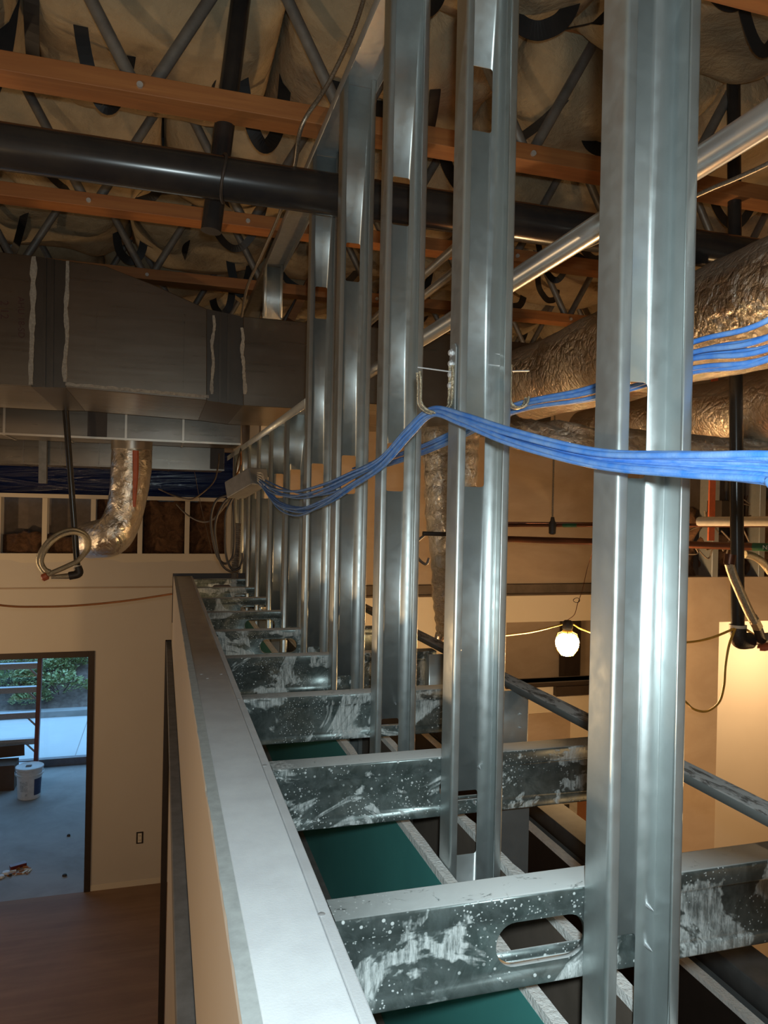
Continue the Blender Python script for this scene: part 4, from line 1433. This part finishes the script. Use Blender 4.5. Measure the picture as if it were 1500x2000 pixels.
# cable hooks with bracket strips
def hook(side, xf, yc, zt_, zb_, depth, label, nscrew, leg=0.062):
    t = thing('cable_hook', (xf, yc, zb_), label, 'hook', 'cable hooks on the second stud')
    x0 = xf - 0.0022 if side < 0 else xf + 0.0012
    if nscrew:
        w2 = 0.012
        mb = MB()
        mb.prism([(yc - w2, zb_ + 0.006), (yc + w2, zb_ + 0.006), (yc + w2, zt_ - 0.006), (yc + w2 * .6, zt_), (yc - w2 * .6, zt_), (yc - w2, zt_ - 0.006)], 'x', x0 - 0.0024 if side < 0 else x0, x0 if side < 0 else x0 + 0.0024)
        bs = mb.build('bracket_strip', M['galv_dusty'], t)
        for i in range(nscrew):
            z = zt_ - 0.012 - 0.0165 * i
            MB().lathe([(0.0062, 0), (0.0062, 0.0012), (0.0042, 0.0014), (0.0042, 0.0042), (0.003, 0.005)], (x0 - 0.0024, yc + 0.004, z), 6, (-1, 0, 0)).build('screw', M['zinc'], bs)
    xm = x0 + side * 0.004
    for dy in (-0.006, 0.006):
        arc = [Vector((xm, yc + dy, zb_ + 0.075)), Vector((xm, yc + dy, zb_ + 0.03))]
        r = depth / 2
        for k in range(1, 12):
            a = pi * k / 11
            arc.append(Vector((xm + side * (r - r * cos(a)), yc + dy, zb_ + 0.022 - r * sin(a) * .8)))
        arc += [Vector((xm + side * depth, yc + dy, zb_ + leg * .7)), Vector((xm + side * (depth + .002), yc + dy, zb_ + leg))]
        MB().tube(arc, 0.0022, 8).build('hook_wire', M['brass'], t, smooth=60)
    MB().strip([(xm, zb_ + 0.03)] + [(xm + side * (depth / 2 - depth / 2 * cos(pi * k / 11)), zb_ + 0.0215 - depth / 2 * sin(pi * k / 11) * .8) for k in range(12)] + [(xm + side * depth, zb_ + leg - .002)], 'y', yc - 0.006, yc + 0.006).build('hook_band', M['galv_dusty'], t, solid=0.001, smooth=60)
    MB().tube([(xm, yc, zb_ + 0.066), (xm + side * (depth + .004), yc, zb_ + 0.069)], 0.0011, 6).build('latch_wire', M['zinc'], t)
    return t


hy = SY[1] - 0.022
zs = at(872, 683, X=SX0).z
hook(-1, SX0, hy, zs, e(0.143), 0.050, 'cable hook with screwed strip left of the second stud, holding the front cables', 4)
hook(1, SX1, hy, zs, e(0.151), 0.030, 'cable hook on the right of the second stud, holding the rear cables', 0, 0.028)
for k, z in ((1, 692), (1, 714)):
    p = at(975, z, X=SX1 - 0.002)
    o = MB().tube([(SX1 - 0.0015, p.y, p.z), (SX1 - 0.022, p.y, p.z + 0.0005)], lambda s: 0.0013 * (1 - .5 * s), 8).build('screw_point', M['zinc'])
    o.parent = None
    tag(o, ('upper', 'lower')[z > 700] + ' zinc screw point sticking out inside the second stud', 'screw')

# box and hanging loops at the far end of the cable run
bx = at(487, 945, X=0.33)
t = thing('junction_box', bx, 'dusty metal box at the far left end of the blue cables', 'box')
b0, b1 = at(458, 958, X=0.30), at(506, 930, X=0.385)
MB().bar(b0, b1, 0.09, 0.075).build('box_body', M['tube_steel'], t, bevel=0.004)
for i in range(5):
    MB().tube(spline([b1 + Vector((-.01, -.03, -.02 + .008 * i)), b1 + Vector((.004, -.07, -.04 + .012 * i)), b1 + Vector((0.006, -.12, -.06 + .01 * i))], 5), 0.003, 6).build('white_wire', M['white_plastic'], t)
LYY = 3.75
loops = [
    ((455, 965), (425, 975), (413, 1005), (414, 1040), (424, 1085), (440, 1101), (455, 1085), (458, 1040), (456, 990), (458, 960)),
    ((458, 962), (435, 985), (421, 1020), (422, 1060), (432, 1100), (450, 1116), (466, 1112), (473, 1095), (474, 1080)),
    ((460, 962), (442, 1000), (440, 1040), (441, 1080), (446, 1100), (456, 1114), (470, 1108)),
]
ln = ['leftmost hanging black cable loop under the metal box', 'lowest hanging black cable loop under the metal box', 'innermost hanging black cable loop under the metal box']
for i, l in enumerate(loops):
    o = MB().tube(spline([at(q[0], q[1], Y=LYY - 0.04 * i) for q in l], 6), 0.0062, 8).build('cable_loop', M['black_cable'], smooth=60)
    tag(o, ln[i], 'cable', 'black cable loops under the metal box')
ex = [
    ([(428, 886, 5.4), (426, 910, 5.2), (418, 940, 5.0), (395, 963, 4.8), (372, 975, 4.6), (340, 968, 4.8), (310, 955, 5.2)], 'grey cable drooping from the third duct toward the blue plastic'),
    ([(456, 966, 3.8), (430, 1000, 3.9), (412, 1017, 4.0), (390, 1018, 4.2), (365, 1005, 4.4), (345, 985, 4.6)], 'pale cable swinging left from the metal box'),
    ([(462, 958, 3.8), (460, 930, 3.9), (464, 900, 4.1), (472, 872, 4.3)], 'dark cable rising from the metal box to the second duct'),
    ([(452, 955, 3.9), (462, 930, 3.9), (470, 905, 4.0), (470, 880, 4.3)], 'orange-brown cable rising beside the dark one above the metal box'),
    ([(376, 900, 5.66), (392, 985, 6.0), (405, 1040, 5.8), (414, 1080, 5.6)], 'very thin reddish wire hanging before the brown fiberglass'),
]
for i, (l, lb_) in enumerate(ex):
    o = MB().tube(spline([at(q[0], q[1], Y=q[2]) for q in l], 6), 0.0048 if i < 4 else 0.002, 8).build('loose_cable', M['grey_cable'] if i != 3 else M['orange_cord'], smooth=60)
    tag(o, lb_, 'cable')
p0, p1 = at(464, 1022, Y=3.95), at(458, 1132, Y=3.95)
mb = MB()
mb.tube([p0 + (p1 - p0) * (i / 80) for i in range(81)], lambda s: 0.018 + 0.0022 * sin(s * 2 * pi * 26), 14)
o = mb.build('corrugated_conduit', M['grey_cable'], smooth=70)
tag(o, 'brown corrugated conduit standing behind the partition end', 'conduit')
p = at(497, 925, X=0.41)
o = MB().box(p.x - 0.003, p.x + 0.008, p.y - 0.18, p.y + 0.1, p.z - 0.25, p.z + 0.1).build('cover_plate', M['galv_dusty'])
bpy.data.objects.remove(o)

# upper jack stud over the duct, wood brace
yk = 3.42
t = stud(yk, at(520, 622, Y=yk).z, ZTOP - 0.002, (), 'short jack stud standing above the big duct under the overhead track', M['galv'], name='jack_stud', group=None)
p0, p1 = at(566, 628, Y=4.0), at(600, 560, Y=4.0)
o = MB().bar(p0, p1 + (p1 - p0) * .4, 0.04, 0.09, Vector((0, 1, 0))).build('wood_brace', M['fir'])
tag(o, 'slanting orange wood brace above the big duct beside the fifth stud', 'brace')

# =================================================================== RIGHT ROOM BACKGROUND
BY = 5.0
zs0 = at(1065, 1163, Y=BY).z
zo1 = at(1065, 1214, Y=BY).z
zo0 = at(1065, 1332, Y=BY).z
xo = at(988, 1260, Y=BY).x
xo2 = 3.6
mb = MB().box(0.70, xo, BY, BY + 0.12, 0, zs0).box(xo, xo2, BY, BY + 0.12, 0, zo0).box(xo, xo2, BY, BY + 0.12, zo1, zs0).box(xo2, 4.4, BY, BY + 0.12, 0, zs0)
struct(mb, 'wall_middle', M['wall_cream'])
struct(MB().box(0.70, 4.4, BY + 0.18, BY + 0.24, zs0 + 0.0, e(1.02)), 'wall_middle_upper', M['wall_bare_dim'])
struct(MB().box(0.70, 4.4, BY + 0.02, BY + 0.24, zs0 - 0.05, zs0 + 0.001), 'trim_5', M['wall'])
struct(MB().box(0.70, 4.4, BY + 0.13, BY + 0.178, zs0 + 0.002, zs0 + 0.07), 'trim_6', M['brown_paper'])
struct(MB().box(0.62, 0.70, BY, WY - 0.02, 0, e(1.05)), 'wall_corridor', M['wall'])
# room seen through its opening
struct(MB().box(xo - 0.4, 4.4, BY + 1.3, BY + 1.4, 0, e(0.4)), 'wall_inner_room', M['wall_bare_dim'])
xq = at(1103, 1300, Y=BY + 1.1).x
o = MB().box(xq, xq + 0.16, BY + 1.1, BY + 1.2, 0.0, e(0.2)).build('door_post', M['frame_brown'])
tag(o, 'dark post inside the opening behind the lit bulb', 'post')
struct(MB().box(xo, xo2, BY - 0.03, BY + 0.14, zo0 - 0.03, zo0), 'window_2', M['frame_brown'])
z2 = at(1065, 1358, Y=BY).z
z3 = at(1065, 1392, Y=BY).z
o = MB().box(at(1080, 1365, Y=BY).x, 3.6, BY - 0.05, BY - 0.001, z2, at(1065, 1340, Y=BY).z).build('dark_rail', M['frame_brown'])
tag(o, 'dark rail below the opening behind the lit bulb', 'rail')
o = MB().box(1.9, 3.0, BY - 0.012, BY - 0.001, 0, z3).build('lower_panel', M['wall_bare_dim'])
tag(o, 'bare tan wall board below the opening behind the bulb', 'board')

# right wall; opening and closet behind are added, standing in for a light patch
RY = 3.4
zr = at(1418, 1127, Y=RY).z
dx, dz = at(1405, 1209, Y=RY).x, at(1440, 1214, Y=RY).z
mb = MB().box(2.62, dx, RY, RY + 0.12, 0, zr).box(dx, 6.9, RY, RY + 0.12, dz, zr).box(dx + 1.2, 6.9, RY, RY + 0.12, 0, dz)
struct(mb, 'wall_side', M['wall_bare_dim'])  # this wall's dim lighting is put into the darker board colour
struct(MB().prism([(2.64, RY + 0.121), (2.74, RY + 0.121), (3.12, RY + 0.999), (3.30, BY - 0.001), (3.18, BY - 0.001), (3.0, RY + 0.999)], 'z', 0, zr), 'wall_side_return', M['wall'])
struct(MB().box(3.122, 6.9, RY + 1.0, RY + 1.1, 0, zr), 'wall_light_patch', M['wall_cream'])  # added back wall, shows as the light patch
struct(MB().box(2.64, 6.9, RY + 0.26, RY + 0.30, zr - 0.2, e(0.9)), 'wall_side_upper', M['brown_paper'])
struct(MB().box(3.13, 6.9, RY + 0.122, RY + 0.999, zr - 0.06, zr - 0.02), 'ceiling_light_patch', M['wall'])
for i, px in enumerate((1385, 1475)):
    x = at(px, 1080, Y=RY + 0.05).x
    o = MB().strip(fillet([(x + 0.02, RY + 0.012), (x + 0.02, RY + 0.001), (x - 0.02, RY + 0.001), (x - 0.02, RY + 0.11), (x + 0.02, RY + 0.11)], .003), 'z', zr + 0.0005, e(0.55)).build('framing_stud', M['galv_dull'], solid=0.0016)
    tag(o, ('stud above the right tan wall, left of the black drop', 'stud above the right tan wall, at the picture edge')[i], 'stud', 'studs above the right wall')
x0, x1 = 2.7, at(1380, 1080, Y=RY).x
for j, (x0, x1, tp, lb_) in enumerate(((2.66, at(1381, 1080, Y=RY).x, e(0.02), 'brown fiberglass batt above the right tan wall, beside the nearest stud'), (at(1396, 1080, Y=RY).x, at(1472, 1080, Y=RY).x, e(-0.12), 'brown fiberglass batt above the right tan wall, behind the black drop'), (at(1482, 1080, Y=RY).x, 4.2, e(0.12), 'brown fiberglass batt above the right tan wall at the picture edge'))):
    mb = MB()
    nx, nz = 14, 14
    V = []
    for jj in range(nz + 1):
        row = []
        for k in range(nx + 1):
            x = x0 + (x1 - x0) * k / nx
            z = zr + 0.001 + (tp - zr) * jj / nz
            d = 0.05 * noise.noise(Vector((x * 9, z * 9, j + 40))) + 0.025 * noise.noise(Vector((x * 25, z * 25, j)))
            row.append(mb.bm.verts.new((x, RY + 0.09 - d, z + (0.05 * noise.noise(Vector((x * 9, 2, j))) if jj == nz else 0))))
        V.append(row)
    for jj in range(nz):
        for k in range(nx):
            mb.bm.faces.new((V[jj][k], V[jj][k + 1], V[jj + 1][k + 1], V[jj + 1][k]))
    o = mb.build('fiberglass_batt', M['fiberglass'], solid=0.04, smooth=60, offset=1.0)
    tag(o, lb_, 'insulation', 'fiberglass batts above the right wall')
# small services above the right wall
pA = at(1391, 940, Y=3.0)
pB = at(1387, 1056, Y=3.0)
o = MB().box(pA.x - 0.017, pA.x + 0.017, 2.995, 3.005, pB.z, CZ - 0.0005).build('orange_strip', M['orange'])
tag(o, 'vertical orange strip behind the white pipe sleeve at right', 'strip')
p = at(1418, 1000, Y=3.25)
t = thing('electrical_box', (p.x, 3.3, p.z - 0.05), 'dark electrical box behind the black drop at right', 'box')
MB().box(p.x - 0.055, p.x + 0.055, 3.22, 3.33, p.z - 0.055, p.z + 0.06).build('box_body', M['dark_box'], t, bevel=0.003)
MB().tube([(p.x + 0.02, 3.27, p.z + 0.06), (p.x + 0.02, 3.27, p.z + 0.35)], 0.012, 12).build('conduit_stub', M['black_pipe'], t)
for i in range(7):
    rr = random.Random(50 + i)
    cx, cy = rr.uniform(1338, 1420), rr.uniform(985, 1075)
    l = [(cx + rr.uniform(-25, 10) + 12 * k, cy + rr.uniform(-22, 22)) for k in range(5)]
    o = MB().tube(spline([at(a_, b_, Y=3.3 - 0.01 * i) for a_, b_ in l], 6), 0.0042, 6).build('loose_wire', M['grey_cable'], smooth=60)
    tag(o, 'thin loose wire tangled behind the copper pipes at right', 'wire', 'loose wires above the right wall')

# =================================================================== STRING LIGHT, CORDS
LYB = 3.1
lc = at(1108, 1253, Y=LYB)
t = thing('work_light', lc, 'glowing caged work bulb hanging between the two nearest studs', 'lamp')
mb = MB()
mb.lathe([(0.014, 0.036), (0.036, 0.032), (0.050, 0.018), (0.0555, -0.003), (0.052, -0.026), (0.040, -0.046), (0.020, -0.058), (0.002, -0.062)], lc, 28)
mb.build('bulb', M['bulb'], t, smooth=80)
for k in range(6):
    a = 2 * pi * k / 6
    MB().tube([lc + Vector((cos(a) * r, sin(a) * r, h)) for r, h in ((0.022, 0.047), (0.050, 0.034), (0.061, 0.0), (0.054, -0.034), (0.030, -0.062), (0.004, -0.068))], 0.0018, 6).build('cage_wire', M['yellow_cord'], t, smooth=60)
MB().lathe([(0.022, 0.039), (0.025, 0.048), (0.022, 0.056), (0.018, 0.06)], lc, 20).build('cage_collar', M['yellow_cord'], t, smooth=50)
MB().lathe([(0.018, 0.056), (0.024, 0.06), (0.024, 0.092), (0.015, 0.10)], lc, 20).build('socket', M['black_cast'], t, smooth=50)
sk = lc + Vector((0, 0, 0.082))
light('work_bulb_light', lc + Vector((0, -0.0, -0.075)), 62, WARM, 0.05)
o = MB().tube(spline([at(930, 1252, Y=2.75), at(975, 1243, Y=3.0), at(1040, 1234, Y=LYB), sk + Vector((-.028, 0, 0))], 10), 0.0042, 8).build('string_cord', M['yellow_cord'], smooth=60)
tag(o, 'yellow cord reaching the glowing bulb from the left', 'cord', 'yellow string light cords')
o = MB().tube(spline([sk + Vector((.028, 0, 0)), at(1142, 1231, Y=LYB), at(1230, 1258, Y=2.5), at(1335, 1255, Y=2.3), at(1385, 1247, Y=2.2), at(1434, 1228, Y=2.117)], 10), 0.0042, 8).build('string_cord', M['yellow_cord'], smooth=60)
tag(o, 'yellow cord running right from the bulb to the black drop pipe', 'cord', 'yellow string light cords')
o = MB().tube(spline([at(1436, 1228, Y=2.115), at(1424, 1260, Y=2.1), at(1417, 1300, Y=2.1), at(1414, 1340, Y=2.12), at(1404, 1372, Y=2.15), at(1380, 1389, Y=2.2), at(1355, 1385, Y=2.25), at(1336, 1368, Y=2.3), at(1300, 1340, Y=2.3)], 8), 0.0042, 8).build('string_cord', M['yellow_cord'], smooth=60)
tag(o, 'yellow cord looping down from the black drop elbow', 'cord', 'yellow string light cords')
o = MB().tube(spline([at(1452, 1226, Y=2.16), at(1470, 1238, Y=2.2), at(1500, 1262, Y=2.25), at(1560, 1300, Y=2.3), Vector((3.6, 2.6, EZ - .75)), Vector((6.99, 2.8, EZ - 0.3))], 8), 0.0042, 8).build('string_cord', M['yellow_cord'], smooth=60)
tag(o, 'yellow cord leaving the black drop elbow to the right', 'cord', 'yellow string light cords')
o = MB().tube(spline([sk + Vector((0, 0, .02)), at(1122, 1200, Y=LYB), at(1128, 1180, Y=LYB), at(1138, 1150, Y=LYB), at(1150, 1100, Y=LYB), at(1175, 1036, Y=2.95)], 8), 0.0016, 6).build('tie_wire', M['copper'], smooth=60)
tag(o, 'thin tie wire holding up the glowing bulb', 'wire')
pts = []
c = at(1130, 1172, Y=LYB - 0.01)
for k in range(40):
    a = 2 * pi * k / 13
    pts.append(c + Vector((0.017 * cos(a) - .01, 0.003 * sin(k), 0.011 * sin(a))))
o = MB().tube(pts, 0.0014, 6).build('wire_curl', M['black_cable'], smooth=60)
tag(o, 'small curl of wire twisted above the glowing bulb', 'wire')
CYO = 4.0
o = MB().tube(spline([Vector((-4.99, CYO + 0.4, EZ - 0.1)), at(-500, 1120, Y=CYO), at(-120, 1160, Y=CYO), at(0, 1182, Y=CYO), at(80, 1185, Y=CYO), at(160, 1182, Y=CYO), at(250, 1173, Y=CYO), Vector((LX0 - 0.006, CYO, at(334, 1160, Y=CYO).z))], 10), 0.0052, 8).build('extension_cord', M['orange_cord'], smooth=60)
tag(o, 'orange cord sagging across the left room to the partition', 'cord')

# =================================================================== LEFT ROOM FLOOR OBJECTS
p = at(273, 1636, Y=WY)
t = thing('wall_outlet', (p.x, WY, p.z - 0.07), 'bare wall outlet low on the far tan wall', 'outlet')
MB().box(p.x - 0.03, p.x + 0.03, WY - 0.003, WY, p.z - 0.053, p.z + 0.053).build('box', M['dark_box'], t)
rc = MB().box(p.x - 0.017, p.x + 0.017, WY - 0.007, WY - 0.0031, p.z - 0.042, p.z + 0.042).build('receptacle', M['white_plastic'], t, bevel=0.003)
for s in (-1, 1):
    MB().box(p.x - 0.007, p.x - 0.004, WY - 0.0078, WY - 0.0071, p.z + s * 0.02 - 0.006, p.z + s * 0.02 + 0.006).box(p.x + 0.004, p.x + 0.007, WY - 0.0078, WY - 0.0071, p.z + s * 0.02 - 0.006, p.z + s * 0.02 + 0.006).build('slots', M['dark_box'], rc)

bp_ = at(57, 1556, Z=0.0005)
t = thing('pail', bp_, 'white plastic pail with lid standing in the doorway room', 'bucket')
MB().lathe([(0.118, 0), (0.125, 0.004), (0.137, 0.27), (0.146, 0.275), (0.146, 0.285), (0.138, 0.29), (0.140, 0.315), (0.147, 0.318), (0.147, 0.326), (0.139, 0.33), (0.141, 0.352)], bp_, 40).build('body', M['pail'], t, smooth=45)
ld = MB().lathe([(0.149, 0.340), (0.152, 0.345), (0.152, 0.362), (0.146, 0.366), (0.137, 0.360), (0.02, 0.360)], bp_, 40).build('lid', M['pail'], t, smooth=40)
vd = (Vector((0, 0, 0)) - Vector((bp_.x, bp_.y, 0))).normalized()
base_a = math.atan2(vd.y, vd.x)


def pail_patch(name, a0, a1, z0, z1, mat, off=0.0012):
    mb = MB()
    n = 10
    v = []
    for i in range(n + 1):
        a = base_a + radians(a0 + (a1 - a0) * i / n)
        row = []
        for z in (z0, z1):
            r = 0.125 + 0.012 * z / 0.27 + off
            row.append(mb.bm.verts.new((bp_.x + r * cos(a), bp_.y + r * sin(a), bp_.z + z)))
        v.append(row)
    for i in range(n):
        mb.bm.faces.new((v[i][0], v[i + 1][0], v[i + 1][1], v[i][1]))
    mb.build(name, mat, t)


pail_patch('blue_print', 22, 68, 0.05, 0.24, M['pail_blue'])
pail_patch('grey_print', -48, -8, 0.10, 0.22, M['pail_grey'])
pail_patch('grey_print', -20, -8, 0.05, 0.08, M['pail_grey'])
hp = []
for k in range(19):
    a = radians(-90 + 10 * k)
    hp.append(Vector((bp_.x, bp_.y, bp_.z + 0.31)) + Vector((-vd.y, vd.x, 0)) * (0.155 * sin(a)) + vd * (0.05 + 0.10 * cos(a)) * (1 if k not in (0, 18) else .2) + Vector((0, 0, -0.05 * cos(a))))
MB().tube(spline(hp, 3), 0.0025, 6).build('handle', M['zinc'], t)
MB().box(bp_.x - 0.04, bp_.x + 0.02, bp_.y - 0.03, bp_.y + 0.03, bp_.z + 0.361, bp_.z + 0.366).build('dried_mud', M['card_dark'], ld)

# step ladder: red rail at its right, steps running off to the left
RYY = 10.25
r1, r0 = at(75, 1284, Y=RYY), at(73, 1497, Y=RYY)
t = thing('step_ladder', (r1.x - 0.3, RYY, 0), 'red step ladder with aluminium steps standing in the entry room', 'ladder')
xr_ = at(75.5, 1400, Y=RYY).x
H = r1.z + 0.5
for x in (xr_, xr_ - 0.62):
    MB().bar((x, RYY - 0.16, 0.001), (x, RYY + 0.12, H), 0.05, 0.085, Vector((0, 1, 0))).build('rail', M['red_rail'], t, bevel=0.003)
for py in (1298, 1343, 1391, 1440, 1486):
    z = at(40, py, Y=RYY).z
    y = RYY - 0.16 + 0.28 * z / H
    MB().box(xr_ - 0.59, xr_ - 0.026, y - 0.04, y + 0.04, z - 0.012, z + 0.012).box(xr_ - 0.59, xr_ - 0.026, y - 0.041, y - 0.034, z - 0.06, z - 0.012).build('step', M['alu'], t, bevel=0.002)
    MB().bar((xr_ - 0.15, y, z - 0.03), (xr_ - 0.02, y, z - 0.17), 0.008, 0.022).build('step_brace', M['alu'], t)

cb = at(30, 1500, Y=9.8)
t = thing('cardboard_box', (cb.x - 0.3, 9.9, 0.0005), 'dark open cardboard box behind the white pail', 'box')
MB().box(cb.x - 0.75, cb.x, 9.74, 10.03, 0.0008, 0.30).build('box_body', M['card_dark'], t)
MB().bar((cb.x - 0.75, 10.03, 0.36), (cb.x + 0.06, 10.03, 0.39), 0.012, 0.14).build('flap', M['card_dark'], t)

# debris
dc = at(22, 1703, Z=0.0005)
rd = random.Random(4)
for i in range(16):
    x, y = dc.x + rd.uniform(-0.02, 0.16), dc.y + rd.uniform(-0.07, 0.06)
    a = rd.uniform(0, pi)
    l = rd.uniform(0.015, 0.04)
    h_ = rd.uniform(0.004, 0.016)
    o = MB().bar((x - cos(a) * l, y - sin(a) * l, 0.0008 + h_ / 2), (x + cos(a) * l, y + sin(a) * l, 0.0008 + h_ / 2), rd.uniform(0.008, 0.02), h_).build('wood_chip', M['fir'] if i % 3 else M['paper'])
    tag(o, 'small pale chip in the debris pile on the left floor', 'debris', 'chips in the debris pile')
o = MB().bar((dc.x - 0.02, dc.y + 0.05, 0.018), (dc.x + 0.11, dc.y + 0.10, 0.022), 0.05, 0.03).build('red_scrap', M['red_rail'])
tag(o, 'reddish scrap lying behind the debris pile', 'debris')
for i, (px, py, w_, m_, lb_) in enumerate(((12, 1706, .04, 'pail', 'flat pale blue scrap left of the debris pile'), (2, 1714, .035, 'pail', 'pale scrap at the left picture edge below the debris'), (20, 1711, .016, 'black_cast', 'black round bit in front of the debris pile'), (126, 1711, .022, 'black_cast', 'small black scrap alone on the floor before the doorway'), (134, 1633, .018, 'black_cast', 'small black scrap on the floor inside the doorway'))):
    p = at(px, py, Z=0.0005)
    mb = MB()
    mb.lathe([(w_ * .7, 0), (w_, .004), (w_ * .8, .018), (w_ * .3, .022)], p, 7)
    o = mb.build('scrap', M[m_])
    tag(o, lb_, 'debris')
